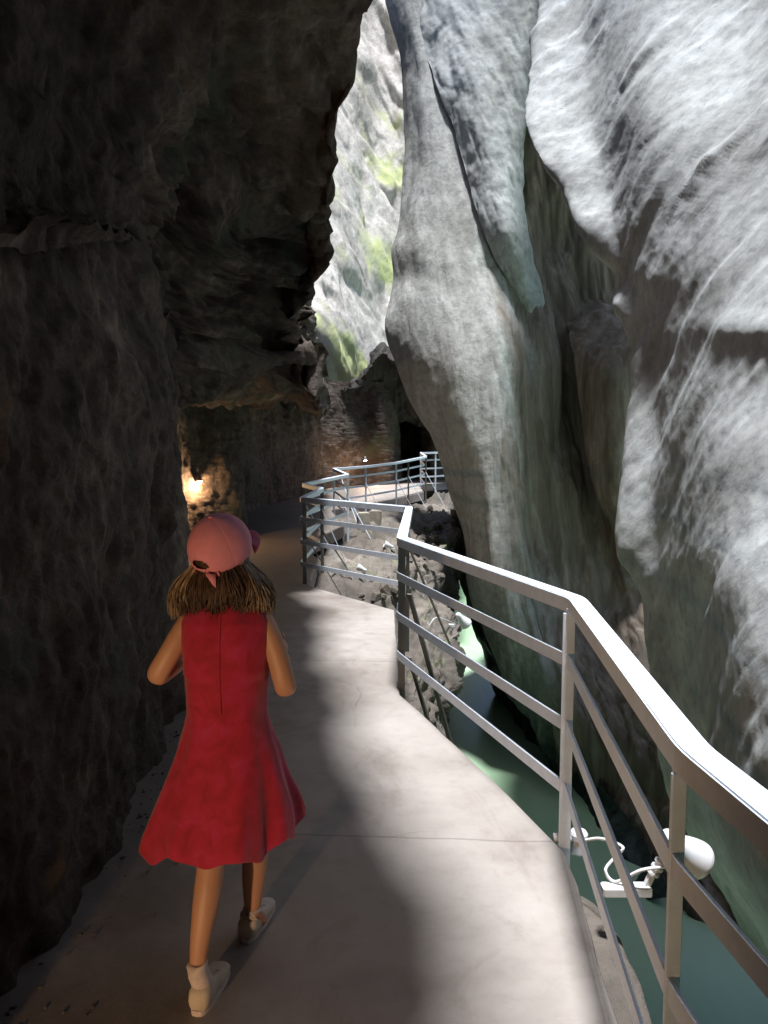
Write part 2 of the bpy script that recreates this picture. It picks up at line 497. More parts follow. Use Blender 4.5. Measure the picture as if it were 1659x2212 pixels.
# ------------------------------------------------------------------ setting : river and cliffs
WATER = -5.0
mb = MB(); mb.add([(-12, -12, WATER), (30, -12, WATER), (30, 90, WATER), (-12, 90, WATER)], [(0, 1, 2, 3)])
o = mb.build('river', M['water']); o['kind'] = 'structure'

# --- near right cliff : columns = wrap2, wrap1, edge, c1, c2, right edge of frame, off frame, behind
def disp_right(G):
    w = G * np.array([1, 1, 1])
    s = np.stack([G[..., 0] * .8, (G[..., 2] - G[..., 1]) * .22, (G[..., 2] + G[..., 1]) * .75], -1)
    d = .07 * fbm(w * .45, 3, .4, 3.) + .035 * fbm(s * 1.0, 4, .5, 9.)
    f1, f2 = cell(s * np.array([.8, .9, 1.3]) + .18 * fbm(w * 2., 2)[..., None], 5.)
    d = d - .30 * np.clip(.30 - f1, 0, 1) * np.clip(fbm(w * .6, 2, .5, 40.) * 4 + .3, 0, 1)
    d = d + .05 * facet(s * np.array([1., 1.1, 1.1]), .8, 3.) + .015 * facet(s * np.array([2.5, 2.5, 3.]), .8, 8.)
    d = d + .007 * fbm(w * 5., 4, .55, 1.) + .006 * np.minimum(ridged(s * 2.6, 3, .5, 4.), .6)
    return d
edge = [(-420,1175,16,12.2,10.4),(0,1165,13.4,10.2,8.2),(140,1145,12.5,9.5,7.6),(255,1132,11.7,8.9,7.1),(340,1162,11.0,8.5,6.8),(410,1216,10.5,8.2,6.5),(480,1240,10.0,7.9,6.2),
        (545,1284,9.7,7.55,5.95),(600,1336,9.4,7.3,5.75),(655,1320,9.2,7.1,5.55),(710,1345,9.0,6.85,5.3),(765,1363,8.8,6.65,5.3),(850,1369,8.6,6.4,5.15),(950,1352,8.3,6.1,4.85),(1080,1342,8.0,5.75,4.5),
        (1200,1340,7.75,5.4,4.2),(1290,1384,7.5,5.15,3.95),(1400,1402,7.3,4.9,3.7),(1560,1422,7.1,4.65,3.45),(1700,1452,7.0,4.5,3.3),
        (1880,1528,6.9,4.5,3.3),(2100,1640,6.8,4.6,3.6),(2330,1760,6.7,4.9,4.0)]
rows = []
for (y, px, Z, Zm, Zr) in edge:
    e = W(px, y, Z)
    px = float(np.interp(y, [-420, 0, 255, 560, 765, 1200, 1400, 1700, 1880, 2100, 2330], [1175, 1150, 1165, 1270, 1340, 1350, 1395, 1452, 1528, 1640, 1760]))
    pr = max(1659, px + 120)
    r = []
    r.append(e + Vector((2.8, 1.2, 0))); r.append(e + Vector((1.2, .9, 0))); r.append(e + Vector((.35, .45, 0)))
    r.append(e)
    r.append(W(px + (pr - px) * .22, y, Z * .68 + Zm * .32))
    r.append(W(px + (pr - px) * .5, y, Zm))
    q = W(pr, y, Zr)
    r.append(q)
    r.append(Vector((q.x + .15, 3.0, H + (q.z - H) * .85)))
    zz_ = H + (q.z - H) * .85; k_ = min(1, max(0, (zz_ - 2.4) / 2.0)); k_ = k_ * k_ * (3 - 2 * k_)  # unseen upper cliff leans in here, shaped to block sun and sky light
    r.append(Vector((q.x + .15 + (1.75 - q.x) * k_, 1.6, zz_)))
    r.append(Vector((q.x + .3 + (.95 - q.x) * k_, -.6, zz_)))
    r.append(Vector((q.x + .3 + (.7 - q.x) * k_, -5.0, zz_)))
    rows.append(r)
# lower skirt below the water
rows.append([p + Vector((0, 0, -1.5)) for p in rows[-1]])
# above the frame
top = [p + Vector((1.2, .6, 3.5)) for p in rows[0]]
rows = [top] + rows
sheet('near_cliff_face', rows, 560, 700, disp_right, M['right'])

# --- bright hanging rib and the small flake below it
def ribsheet(name, tab, mat, nu, nv, thick):
    rows = []
    for (y, l, m_, r_) in tab:
        a_ = W(l[0], y, l[1]); c_ = W(m_[0], y, m_[1]); d_ = W(r_[0], y, r_[1])
        rows.append([a_ + V_(thick * .9, thick * 1.6, 0), a_ + V_(.12, thick * .35, 0), a_, c_, d_, d_ + V_(.05, thick * .4, 0), d_ + V_(-.1, thick * 1.6, 0)])
    sheet(name, rows, nu, nv, disp_rib, mat)
def disp_rib(G):
    s = G * np.array([1.4, 1.4, .35]); s[..., 0] += G[..., 2] * .3
    return .05 * facet(s * np.array([1.2, 1.2, 2.]), .8, 5.) + .06 * fbm(s * .7, 3, .45, 2.) + .04 * ridged(s * 1.4, 3, .45, 4.) - .03 + .012 * fbm(G * 3., 4, .5, 8.)
ribsheet('bright_hanging_rib', [(-160, (876, 18.0), (980, 17.5), (1178, 17.3)), (0, (890, 17.5), (1000, 17.0), (1170, 16.9)), (100, (912, 17.2), (1015, 16.7), (1150, 16.7)), (200, (950, 16.8), (1035, 16.4), (1138, 16.5)),
  (300, (985, 16.6), (1055, 16.1), (1128, 16.3)), (400, (1012, 16.3), (1078, 15.9), (1130, 16.2)), (500, (1045, 16.0), (1095, 15.7), (1142, 16.1)), (590, (1086, 16.0), (1122, 15.85), (1160, 16.2)), (650, (1118, 16.1), (1144, 16.0), (1170, 16.25)), (710, (1146, 16.25), (1158, 16.25), (1174, 16.4)), (760, (1160, 16.6), (1166, 16.6), (1176, 16.7))], M['right'], 150, 330, .35)
ribsheet('pale_rock_flake', [(560, (1200, 18.5), (1290, 18.2), (1400, 18)), (660, (1218, 17.2), (1290, 16.7), (1400, 16.4)), (760, (1235, 15.8), (1300, 15.3), (1400, 15)), (880, (1255, 15.5), (1310, 14.9), (1400, 14.8)), (1000, (1272, 15.2), (1318, 14.7), (1400, 14.6)), (1070, (1290, 15.1), (1325, 14.7), (1400, 14.6)), (1130, (1318, 15.1), (1340, 14.8), (1400, 14.6)), (1190, (1336, 15.2), (1352, 15.0), (1400, 14.9))], M['slab'], 90, 200, .5)

# --- smooth pale slab in mid gorge, running back into the shaded recess beside the near cliff
def disp_col(G):
    s = G * np.array([1.1, .8, .22]); s[..., 0] += G[..., 2] * .12
    right = np.clip((G[..., 0] - 1.8) / 1.2, 0, 1)
    d = .12 * fbm(s * .5, 3, .45, 12.) + .03 * ridged(s * 1.1, 3, .5, 6.) + .010 * fbm(G * 2.2, 4, .5, 2.)
    d = d + right * (.16 * ridged(s * np.array([1.3, 1, 1]), 3, .5, 2.) - .09 + .03 * fbm(G * np.array([3, 3, .8]), 4, .5, 5.))
    f1, f2 = cell(G * np.array([.9, .9, .45]), 21.)
    d = d + (.03 + .05 * right) * facet(s * np.array([1.2, 1., 2.6]), .8, 5.)
    return d - .10 * np.clip(.22 - f1, 0, 1)
T_ = """-120 826/18.4 852/17.9 890/17.6 960/17.7 1060/17.7 1180/17.4 1400/17
0 828/18.2 852/17.7 890/17.4 960/17.5 1060/17.5 1180/17.2 1400/17
120 860/17.9 882/17.4 915/17.1 980/17.3 1070/17.4 1180/17.2 1400/17
240 866/17.6 892/17.1 930/16.8 1000/17 1080/17.3 1180/17.2 1400/17
360 864/17.3 900/16.8 950/16.5 1020/16.7 1100/17.1 1200/17.2 1400/17
440 856/17.1 895/16.6 955/16.3 1035/16.4 1110/16.9 1210/17.2 1400/17
490 850/17.0 890/16.5 955/16.2 1045/16.2 1120/16.8 1220/17.2 1400/17
540 836/16.9 882/16.4 958/16.0 1055/16.0 1130/16.6 1230/17.1 1420/16.8
600 840/16.8 885/16.3 965/15.8 1065/15.8 1145/16.4 1240/17 1420/16.6
650 832/16.7 880/16.1 968/15.6 1075/15.6 1155/16.2 1250/16.9 1430/16.5
715 822/16.6 875/16.0 970/15.4 1085/15.3 1165/16.0 1260/16.7 1440/16.3
790 848/16.5 900/15.8 985/15.2 1090/15.1 1175/15.8 1265/16.5 1440/16
870 882/16.4 930/15.7 1005/15.1 1100/15.0 1180/15.7 1270/16.3 1440/15.8
960 938/16.3 970/15.6 1030/15.0 1105/14.9 1190/15.6 1275/16.1 1430/15.6
1080 974/16.2 1003/15.5 1052/14.9 1115/14.8 1200/15.4 1285/15.8 1430/15.4
1180 1000/16.1 1028/15.4 1068/14.8 1130/14.7 1210/15.2 1300/15.5 1450/15
1260 1006/16 1038/15.3 1080/14.7 1145/14.6 1230/15.0 1320/15.2 1460/14.7
1350 1034/15.9 1065/15.2 1108/14.6 1170/14.4 1250/14.7 1330/14.8 1470/14.2
1480 1082/15.6 1118/14.9 1162/14.3 1225/13.9 1290/13.9 1370/13.8 1520/13.2
1580 1148/15.2 1180/14.5 1218/14 1275/13.5 1335/13.3 1410/13 1560/12.6
1700 1205/15 1238/14.3 1275/13.7 1335/13 1390/12.6 1460/12 1620/11.5
1800 1280/13.6 1310/13 1350/12.4 1395/12 1450/11.5 1540/11 1700/10.7
2000 1400/11 1425/10.6 1460/10.3 1500/10.1 1560/9.8 1660/9.6 1850/9.4
2260 1520/9.6 1550/9.4 1590/9.2 1640/9.1 1700/9 1800/9 1980/9"""
rows = []
for ln in T_.split(chr(10)):
    q = ln.split(); y = float(q[0]); pts = [W(float(c.split('/')[0]), y, float(c.split('/')[1])) for c in q[1:]]
    rows.append([pts[0] + Vector((.9, .9, -.1)), pts[0] + Vector((.5, .6, -.05)), pts[0] + Vector((.16, .28, 0))] + pts)
rows.append([p + Vector((0, 0, -1.5)) for p in rows[-1]])
rows = [[p + Vector((.6, .5, .4)) for p in rows[0]]] + rows
sheet('smooth_cliff_slab', rows, 420, 600, disp_col, M['slab'])

# --- wet plinth behind the buttress, down at the river
rows = []
for (y, a, b_, c_) in [(1100, (975, 20), (1010, 18.5), (1080, 17)), (1180, (990, 20), (1020, 18.5), (1090, 17)), (1260, (996, 20), (1030, 18.5), (1110, 17)),
                       (1340, (1015, 20.5), (1045, 19), (1120, 17)), (1420, (1045, 20.5), (1080, 18.6), (1150, 16.6)),
                       (1500, (1080, 20), (1115, 17.6), (1180, 15.8)), (1580, (1130, 17.8), (1170, 16.2), (1240, 14.8)),
                       (1700, (1208, 14.9), (1245, 14.2), (1300, 13.4)), (1800, (1275, 13.1), (1320, 12.4), (1380, 12.2)), (1950, (1370, 11.2), (1400, 10.7), (1460, 10.4))]:
    p = [W(q[0], y, q[1]) for q in (a, b_, c_)]
    rows.append([p[0] + Vector((3.5, 9, 0)), p[0] + Vector((1.2, 2, 0))] + p)
sheet('wet_river_plinth', rows, 120, 200, lambda G: .14 * fbm(G * np.array([1, 1, .5]), 4, .55, 3.), M['bay'])

# --- far sunlit cliff
def disp_far(G):
    s = np.stack([G[..., 0] * 1. + G[..., 2] * .45, G[..., 1] * .6, G[..., 2] * .25 - G[..., 0] * .1], -1)
    d = .45 * ridged(s * .25, 3, .45, 7.) - .3 + .2 * fbm(s * .8, 4, .5, 3.)
    f1, f2 = cell(s * .5, 2.)
    return .4 * d - 1.2 * np.clip(.30 - f1, 0, 1) + .04 * fbm(G * 1.2, 4, .5, 9.) + .6 * facet(s * np.array([.5, .4, .6]), 1., 6., .3) + .10 * facet(s * 1.6, 1., 2.)
farrows = [
 (-500, (560, 40), (690, 46), (780, 50), (830, 52), (900, 50), (1000, 46)),
 (0,    (600, 38), (690, 43), (780, 47), (830, 48), (900, 46), (1000, 44)),
 (150,  (600, 37), (690, 41), (770, 44), (825, 46), (900, 45), (1000, 43)),
 (300,  (600, 36), (690, 38), (760, 41), (815, 44), (880, 44), (1000, 42)),
 (450,  (600, 34), (690, 35), (750, 37), (810, 41), (880, 43), (1000, 42)),
 (600,  (600, 32), (680, 33), (740, 34), (800, 37), (870, 41), (1000, 42)),
 (700,  (600, 31), (670, 31), (730, 32), (795, 35), (870, 39), (1000, 42)),
 (800,  (600, 31), (670, 31.5), (730, 31.5), (795, 34), (870, 38), (1000, 42)),
 (900,  (600, 32), (670, 32), (730, 32), (795, 34), (870, 38), (1000, 42)),
 (1050, (600, 32), (670, 32), (730, 32), (860, 40), (960, 44), (1060, 42)),
 (1250, (600, 32), (670, 32), (900, 36), (960, 42), (1010, 44), (1100, 42)),
]
rows = [[W(px, r[0], Z) for (px, Z) in r[1:]] for r in farrows]
sheet('far_sunlit_cliff', rows, 260, 420, disp_far, M['far'])

# --- unseen cliff added behind the camera to shut out light from the back
rows = [[V_(x, y + dy, z) for (x, y) in ((-5, -4.5), (-3, -6.5), (0, -8), (3, -7.5), (5, -5), (6.5, -2))] for z, dy in ((-6, 0), (0, .2), (4, .3), (9, 0), (14, -.5))]
sheet('light_block_cliff', rows, 120, 120, lambda G: .35 * fbm(G * .5, 4, .5, 3.), M['right'])

# --- left gallery wall (from behind the camera along the walkway)
def disp_left(G):
    s = G * np.array([1, 1, .45])
    d = .16 * fbm(s * .9, 3, .5, 1.) + .10 * ridged(s * 1.9, 4, .5, 3.) - .06 + .035 * fbm(G * 6., 4, .6, 5.)
    f1, f2 = cell(G * np.array([1.6, 1.6, 1.1]), 8.)
    d = .5 * d + .10 * facet(G * np.array([1.7, 1.7, 1.1]), .9, 2., .25, 55.) + .045 * facet(G * np.array([4.6, 4.6, 3.2]), .9, 7., .25, 45.) + .016 * facet(G * np.array([11., 11., 8.]), .9, 4., .25, 40.)
    return d - .08 * np.clip(.4 - f1, 0, 1)
path = [(-1.9, -6), (-1.75, -3), (-1.75, -1.2), (-1.7, -.4), (-1.3, .5), (-1.12, 1.3), (-1.08, 2.1), (-1.10, 3.0), (-1.22, 4.2), (-1.5, 5.6), (-1.95, 7.2),
        (-2.5, 9.2), (-2.95, 11), (-3.05, 11.9), (-2.75, 12.6), (-2.43, 13.3), (-2.75, 14.4), (-3.1, 17), (-2.9, 20), (-2.0, 22.5), (-1.1, 24.2), (-.55, 24.6), (.05, 24.4), (.45, 24.8),
        (.55, 27), (.62, 30), (1.2, 30), (1.3, 27.2), (1.7, 26.6), (2.4, 27.5), (4.5, 29)]
rows = []
for z, dx in ((3.6, -.3), (2.4, -.05), (1.6, 0), (.8, .02), (.2, .03), (-.4, .06)):
    rows.append([Vector((x + dx, y, z)) for (x, y) in path])
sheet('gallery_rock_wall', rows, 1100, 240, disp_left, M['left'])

# --- overhanging left rock mass
def disp_over(G):
    st = np.stack([G[..., 0] * .35, G[..., 1] * .35, G[..., 2] * 3.0 + .5 * G[..., 0]], -1)
    d = .20 * fbm(G * .9, 3, .5, 31.) + (.06 + .26 * np.clip(1.4 - np.abs(G[..., 2] - 2.7) / .8, 0, 1) * np.clip((G[..., 1] - 3.0) / 1.5, 0, 1)) * ridged(st * 1.0, 4, .6, 3.) - .07 + .06 * ridged(G * np.array([2., 2., 1.]), 4, .5, 6.) + .03 * fbm(G * 6., 4, .6, 5.)
    f1, f2 = cell(G * 1.5, 14.)
    d = .6 * d + .12 * facet(G * np.array([1.1, 1.1, 2.4]), .9, 2., .25, 50.) + .05 * facet(G * np.array([3.2, 3.2, 6.5]), .9, 7., .25, 40.) + .016 * facet(G * np.array([8., 8., 14.]), .9, 4., .25, 34.)
    return d - .12 * np.clip(.5 - f1, 0, 1)
V = Vector
def wrap(e):
    return [e + V((-.20, .22, .15)), e + V((-.55, .5, 2.5)), V((e.x - 1.0, e.y + .6, 12.0))]
rows = []
# over and behind the camera (world), left wall -> lip; unseen, widened to cut light
for (yy, xl, lipx, lipz, zl) in ((-8, -2.6, 3.4, 5.2, 2.5), (-4, -2.6, 3.2, 5.2, 2.5), (-1.8, -2.5, 3.0, 5.1, 2.4), (-.7, -2.3, 1.6, 4.9, 2.35), (.1, -2.2, .7, 4.7, 2.32), (.9, -2.0, .46, 4.5, 2.3)):
    e = V((lipx, yy, lipz))
    base_ = [V((xl - 1.2, yy, zl + .1)), V((xl, yy, zl)), V((xl + .5, yy, zl + .15))]
    s_ = xl + .5
    base_ += [V((s_ + (lipx - s_) * k, yy, zl + .15 + (lipz - zl - .15) * kk)) for k, kk in ((.25, .2), (.5, .42), (.7, .62), (.88, .82))]
    rows.append(base_ + [e] + wrap(e))
def orow(lst, e):
    e = e if isinstance(e, Vector) else W(*e)
    return [W(*q) for q in lst] + [e] + wrap(e)
rows.append(orow([(-1500,-700,1.6),(-700,-700,1.7),(-300,-700,1.8),(60,-700,1.9),(330,-700,1.95),(560,-700,2.0),(800,-720,2.0)], V((.42, 1.95, 4.3))))
rows.append(orow([(-1500,-420,1.9),(-700,-420,2.0),(-300,-420,2.1),(60,-420,2.1),(330,-420,2.2),(530,-420,2.35),(740,-420,2.5)], V((.26, 2.6, 4.2))))
rows.append(orow([(-1500,-150,1.9),(-700,-150,2.0),(-200,-150,2.15),(80,-150,2.4),(330,-150,2.5),(520,-150,2.75),(700,-150,3.05)], V((.0, 3.45, 4.15))))
rows.append(orow([(-1500,0,1.9),(-700,0,2.0),(-150,0,2.15),(90,0,2.45),(330,0,2.8),(510,0,3.2),(670,0,3.7)], (812,0,4.1)))
rows.append(orow([(-1500,70,1.9),(-700,70,2.0),(-130,70,2.15),(100,70,2.5),(330,70,2.95),(500,70,3.4),(655,70,3.95)], (774,70,4.35)))
rows.append(orow([(-1500,200,1.85),(-700,200,1.95),(-120,200,2.15),(110,200,2.6),(330,200,3.15),(490,200,3.8),(640,200,4.45)], (770,200,4.75)))
rows.append(orow([(-1500,330,1.8),(-700,330,1.9),(-110,330,2.1),(120,330,2.65),(330,330,3.4),(480,330,4.2),(620,330,4.9)], (752,330,5.2)))
rows.append(orow([(-1500,430,1.8),(-700,430,1.9),(-100,430,2.0),(130,430,2.6),(330,430,3.5),(470,430,4.6),(600,430,5.4)], (738,420,5.7)))
rows.append(orow([(-1500,505,1.8),(-700,505,1.9),(-100,505,1.98),(140,506,2.5),(330,500,3.6),(450,492,5.0),(590,470,6.0)], (722,458,6.3)))
rows.append(orow([(-1500,530,1.8),(-700,532,1.9),(-100,534,1.98),(150,530,2.5),(325,545,3.8),(400,530,5.2),(560,505,6.3)], (728,512,6.6)))
rows.append(orow([(-1500,460,2.8),(-700,470,2.8),(-170,490,2.6),(150,508,3.1),(315,585,4.6),(385,590,5.6),(555,575,6.5)], (730,575,7.0)))
rows.append(orow([(-1500,445,3.2),(-700,455,3.2),(-170,475,3.0),(150,493,3.6),(315,640,5.0),(385,650,5.8),(555,645,6.7)], (722,640,7.3)))
rows.append(orow([(-1500,430,3.6),(-700,440,3.6),(-170,460,3.4),(150,478,4.2),(315,700,5.4),(385,710,5.95),(555,710,6.9)], (684,695,7.7)))
rows.append(orow([(-1500,418,4.0),(-700,428,4.0),(-170,448,3.8),(150,466,4.8),(315,750,5.7),(385,765,6.1),(555,765,7.1)], (686,755,7.9)))
rows.append(orow([(-1500,406,4.4),(-700,416,4.4),(-170,436,4.3),(150,454,5.3),(315,800,6.0),(385,822,6.4),(555,812,7.4)], (742,800,8.0)))
rows.append(orow([(-1500,400,4.8),(-700,410,4.8),(-170,430,4.8),(150,560,5.8),(315,850,6.5),(385,872,6.9),(555,858,7.9)], (714,842,8.6)))
rows.append(orow([(-1500,400,5.8),(-700,410,5.8),(-170,430,5.8),(150,640,7.6),(315,885,9.),(385,892,10.),(555,874,10.4)], (708,855,10.4)))
rows.append(orow([(-1500,420,8),(-700,430,8),(-170,450,9),(150,700,12.0),(315,885,15.),(385,888,16.),(555,884,16.)], (715,866,16.)))
rows.append(orow([(-1500,440,16),(-700,450,16),(-170,470,17),(150,700,20.0),(315,885,22.),(385,890,22.5),(555,888,22.5)], (715,876,22.5)))
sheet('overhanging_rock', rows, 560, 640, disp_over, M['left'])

# --- dark overhang above the far walkway
rows = []
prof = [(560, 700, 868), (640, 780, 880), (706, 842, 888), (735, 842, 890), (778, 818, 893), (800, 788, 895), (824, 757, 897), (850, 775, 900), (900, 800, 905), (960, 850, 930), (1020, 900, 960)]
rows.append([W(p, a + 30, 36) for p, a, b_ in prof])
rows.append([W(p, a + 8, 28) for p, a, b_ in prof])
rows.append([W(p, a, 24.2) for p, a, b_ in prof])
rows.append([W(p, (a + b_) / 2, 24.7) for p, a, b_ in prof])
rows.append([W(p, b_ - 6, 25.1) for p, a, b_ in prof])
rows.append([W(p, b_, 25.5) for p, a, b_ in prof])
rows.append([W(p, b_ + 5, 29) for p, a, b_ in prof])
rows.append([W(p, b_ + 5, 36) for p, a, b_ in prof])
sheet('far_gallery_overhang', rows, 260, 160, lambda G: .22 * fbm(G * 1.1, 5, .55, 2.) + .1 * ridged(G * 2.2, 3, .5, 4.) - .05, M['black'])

# ------------------------------------------------------------------ walkway
_d = WZ(1659, 1738, 1.0) - WZ(1500, 1612, 1.0)
railpts = [WZ(1500, 1612, 1.0) + _d * 14, WZ(1500, 1612, 1.0) + _d * 4, WZ(1500, 1612, 1.0), WZ(1247, 1290, 1.0), WZ(868, 1160, 1.0), WZ(884, 1094, 1.0), WZ(653, 1074, 1.0),
           W(695, 1050, 10.8), W(657, 1043, 12.0)]
farpts = [W(657, 1043, 12.0), W(751, 1024, 15), W(721, 1011, 18), W(790, 1006, 19.5), W(856, 998, 20.5), W(920, 985, 21.5), W(909, 977, 24), W(941, 976, 24), W(1010, 974, 25.5)]
for i in (7, 8): railpts[i].z = 1.0

# right edge of the concrete, matched to the photograph
edgepts = [(.78, -6, 0), (.66, -1, 0), (.62, .8, 0)] + [tuple(WZ(x, y, 0)) for x, y in ((1333, 2212), (1290, 2080), (1247, 1912), (1215, 1840), (1110, 1730), (940, 1570), (862, 1500), (856, 1400), (850, 1318), (750, 1290), (668, 1266))]
edgepts += [(-.95, 10.8, 0), (-1.3, 12.0, 0), (-.80, 14.9, .03)]
for p in farpts[2:]:
    edgepts.append((p.x - .06, p.y + (-.02 if p.y < 22 else .1), p.z - 1.0))
def left_of(y):
    pts = path
    for i in range(len(pts) - 1):
        if pts[i][1] <= y <= pts[i + 1][1] and pts[i + 1][1] > pts[i][1]:
            k = (y - pts[i][1]) / (pts[i + 1][1] - pts[i][1])
            return pts[i][0] + k * (pts[i + 1][0] - pts[i][0])
    return pts[-1][0]
# densify
rr = random.Random(4)
ed = []
for i in range(len(edgepts) - 1):
    a = V(edgepts[i]); b_ = V(edgepts[i + 1]); n = max(1, int((b_ - a).length / .12))
    for k in range(n): ed.append(a.lerp(b_, k / n))
ed.append(V(edgepts[-1]))
vs = []; fs = []
nl = 10
for i, e in enumerate(ed):
    q = V((e.x + .008 * noise.noise(e * 3) + .004 * noise.noise(e * 17), e.y, e.z))
    xl = -3.9 if e.y < 21.8 else -2.0
    yl = e.y if e.y < 18 else e.y + (e.y - 18) * .8
    for k in range(nl + 1):
        t_ = (k / nl) ** 1.6
        vs.append((q.x + (xl - q.x) * t_, q.y + (yl - q.y) * t_, q.z * (1 - t_ * .0)))
    # chamfer, side face
    vs.append((q.x + .006, q.y, q.z - .012)); vs.append((q.x + .008, q.y - .002, q.z - .22)); vs.append((q.x - .35, q.y, q.z - .24))
c_ = nl + 1 + 3
for i in range(len(ed) - 1):
    for k in range(nl): fs.append((i * c_ + k, (i + 1) * c_ + k, (i + 1) * c_ + k + 1, i * c_ + k + 1))
    for (a, b_) in ((nl + 1, 0), (nl + 2, nl + 1), (nl + 3, nl + 2)):
        fs.append((i * c_ + a, (i + 1) * c_ + a, (i + 1) * c_ + b_, i * c_ + b_))
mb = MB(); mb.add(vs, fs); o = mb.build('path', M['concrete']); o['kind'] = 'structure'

# ------------------------------------------------------------------ left bank below the walkway
def disp_bank(G):
    f1, f2 = cell(G * np.array([1.2, 1.0, 1.2]), 4.)
    return .30 * (f2 - f1) - .12 + .16 * fbm(G * 1.3, 4, .55, 7.) + .06 * ridged(G * 3.3, 4, .55, 3.)
bankrows = [  # y, columns px,Z ; last = silhouette towards the river
 (1068, (560, 26), (760, 23.6), (860, 23.2), (930, 23), (985, 24)),
 (1098, (560, 23), (760, 21.2), (850, 20.8), (930, 21), (978, 22)),
 (1120, (560, 20), (740, 17.8), (850, 17.5), (925, 18), (975, 20)),
 (1160, (560, 15), (720, 15.0), (840, 15.2), (920, 16.4), (985, 19)),
 (1210, (560, 13), (700, 12.6), (830, 13.0), (915, 15), (990, 18.5)),
 (1260, (600, 11), (700, 10.8), (820, 11.4), (910, 14), (985, 18)),
 (1310, (600, 10), (700, 9.8), (820, 10.4), (910, 12.6), (978, 16)),
 (1370, (640, 9.4), (740, 9.2), (840, 9.6), (910, 10.6), (985, 13)),
 (1430, (640, 8.8), (740, 8.6), (840, 8.6), (905, 8.2), (982, 10)),
 (1500, (640, 8.4), (740, 8.2), (840, 7.2), (900, 7.0), (968, 8.8)),
 (1570, (640, 8.0), (740, 7.8), (840, 6.8), (890, 6.6), (948, 7.8)),
]
rows = []
for r in bankrows:
    y = r[0]; pts = [W(px, y, Z) for (px, Z) in r[1:]]; e = pts[-1]
    rows.append(pts + [e + V((-.1, .8, -.5)), V((e.x - .3, e.y + 1.6, -5.6))])
for (x, y, z) in ((.40, 5.4, -1.6), (.45, 4.7, -1.2), (.58, 3.8, -.55), (.80, 3.2, -.28), (.86, 2.7, -.21), (.86, 2.3, -.20), (.90, 1.0, -.20), (1.0, -5, -.2)):
    e = V((x, y, z))
    rows.append([e + V((-1.8, 0, -.05)), e + V((-1.0, 0, -.05)), e + V((-.5, 0, -.05)), e + V((-.14, 0, -.02)), e + V((.0, 0, -.06)), e + V((.10, 0, -1.2)), V((x + .30, y, -5.8))])
def disp_bank2(G):
    near = np.clip((G[..., 1] - 3.5) / 4.0, .22, 1)
    return disp_bank(G) * near
sheet('left_river_bank', rows, 260, 520, disp_bank2, M['bank'])

# ------------------------------------------------------------------ railings
def railing(name, pts, label, posts, mats, braces=(), drop=.42, side=1, seglen=None):
    root = empty(name, (pts[1].x, pts[1].y, pts[1].z - 1))
    tag(root, label, 'railing')
    b = MB(); b.sweep(pts, .068, .060, 0, -.030); b.build('top_rail', mats, root, bevel=.004)
    for z in (.75, .49, .235):
        b = MB(); b.sweep(pts, .010, .05, .030, z - 1.0); b.build('rail_bar', mats, root)
    for (p, m) in posts:
        b = MB(); zt = p.z - .062
        w_ = .046 if p.y > 2 else .030
        b.box((p.x, p.y, (zt + p.z - 1 - drop) / 2), (w_, .010, zt - (p.z - 1 - drop)))
        b.box((p.x + w_ / 2 - .005, p.y + .028, (zt + p.z - 1 - drop) / 2), (.010, .045, zt - (p.z - 1 - drop)))
        po = b.build('post', m, root, bevel=.0015)
        for z in (.955, .75, .49, .235):
            bb = MB(); bb.tube([V((p.x - .004, p.y - .016, p.z - 1 + z)), V((p.x - .004, p.y - .004, p.z - 1 + z))], .007, 8)
            bo = bb.build('bolt', m); bo.parent = po
    for (a, c, m) in braces:
        b = MB(); b.bar(a, c, .035, .012); b.build('brace', m, root)
    return root
def P(i): return railpts[i]
A_, B_, B2, C_, C2, C3 = [railpts[i] for i in (3, 4, 5, 6, 7, 8)]
posts = [(V((.79, .1, 1)), M['rail']), (railpts[2] + V((-.02, .02, 0)), M['rail']), (A_ + V((-.03, 0, 0)), M['rail']), (B_ + V((.0, .03, 0)), M['darkrail']), (B2 + V((-.02, -.03, 0)), M['darkrail']),
         (C_ + V((.02, 0, 0)), M['darkrail']), (C2 + V((0, 0, 0)), M['darkrail']), (C3, M['darkrail'])]
br = [(V((B_.x + .05, B_.y + .05, .62)), V((B_.x + .42, B_.y + .5, -.75)), M['darkrail']), (V((B_.x + .05, B_.y + .05, .2)), V((B_.x + .35, B_.y + .3, -.85)), M['darkrail']),
      (V((B2.x, B2.y, .6)), V((B2.x + .5, B2.y + .2, -.6)), M['darkrail']),
      (V((C_.x, C_.y, .62)), V((C_.x + .55, C_.y + .1, -.35)), M['darkrail']), (V((C2.x, C2.y, .7)), V((C2.x + .5, C2.y + .1, -.5)), M['rail']),
      (V((C2.x, C2.y, .4)), V((C2.x + .6, C2.y + .3, -.6)), M['darkrail']), (V((C3.x, C3.y, .7)), V((C3.x + .6, C3.y + .1, -.4)), M['rail'])]
rl = railing('railing', railpts, 'grey steel railing running along the near concrete walkway beside the girl', posts, M['rail'], br)
posts = [(farpts[i], M['rail']) for i in (1, 2, 3, 4, 6, 7)] + [(farpts[5], M['darkrail']), (farpts[4].lerp(farpts[5], .4), M['darkrail'])]
br = [(p + V((0, 0, -.45)), p + V((.55, -.1, -1.45)), M['rail']) for p in (farpts[1], farpts[2], farpts[3], farpts[4], farpts[4].lerp(farpts[5], .4), farpts[5])]
br += [(farpts[2].lerp(farpts[1], .5) + V((0, 0, -.1)), farpts[2].lerp(farpts[1], .5) + V((.5, -.2, -1.5)), M['rail'])]
rl2 = railing('railing', farpts, 'distant zigzag steel railing around the far walkway near the small wall light', posts, M['rail'], br, drop=.5)

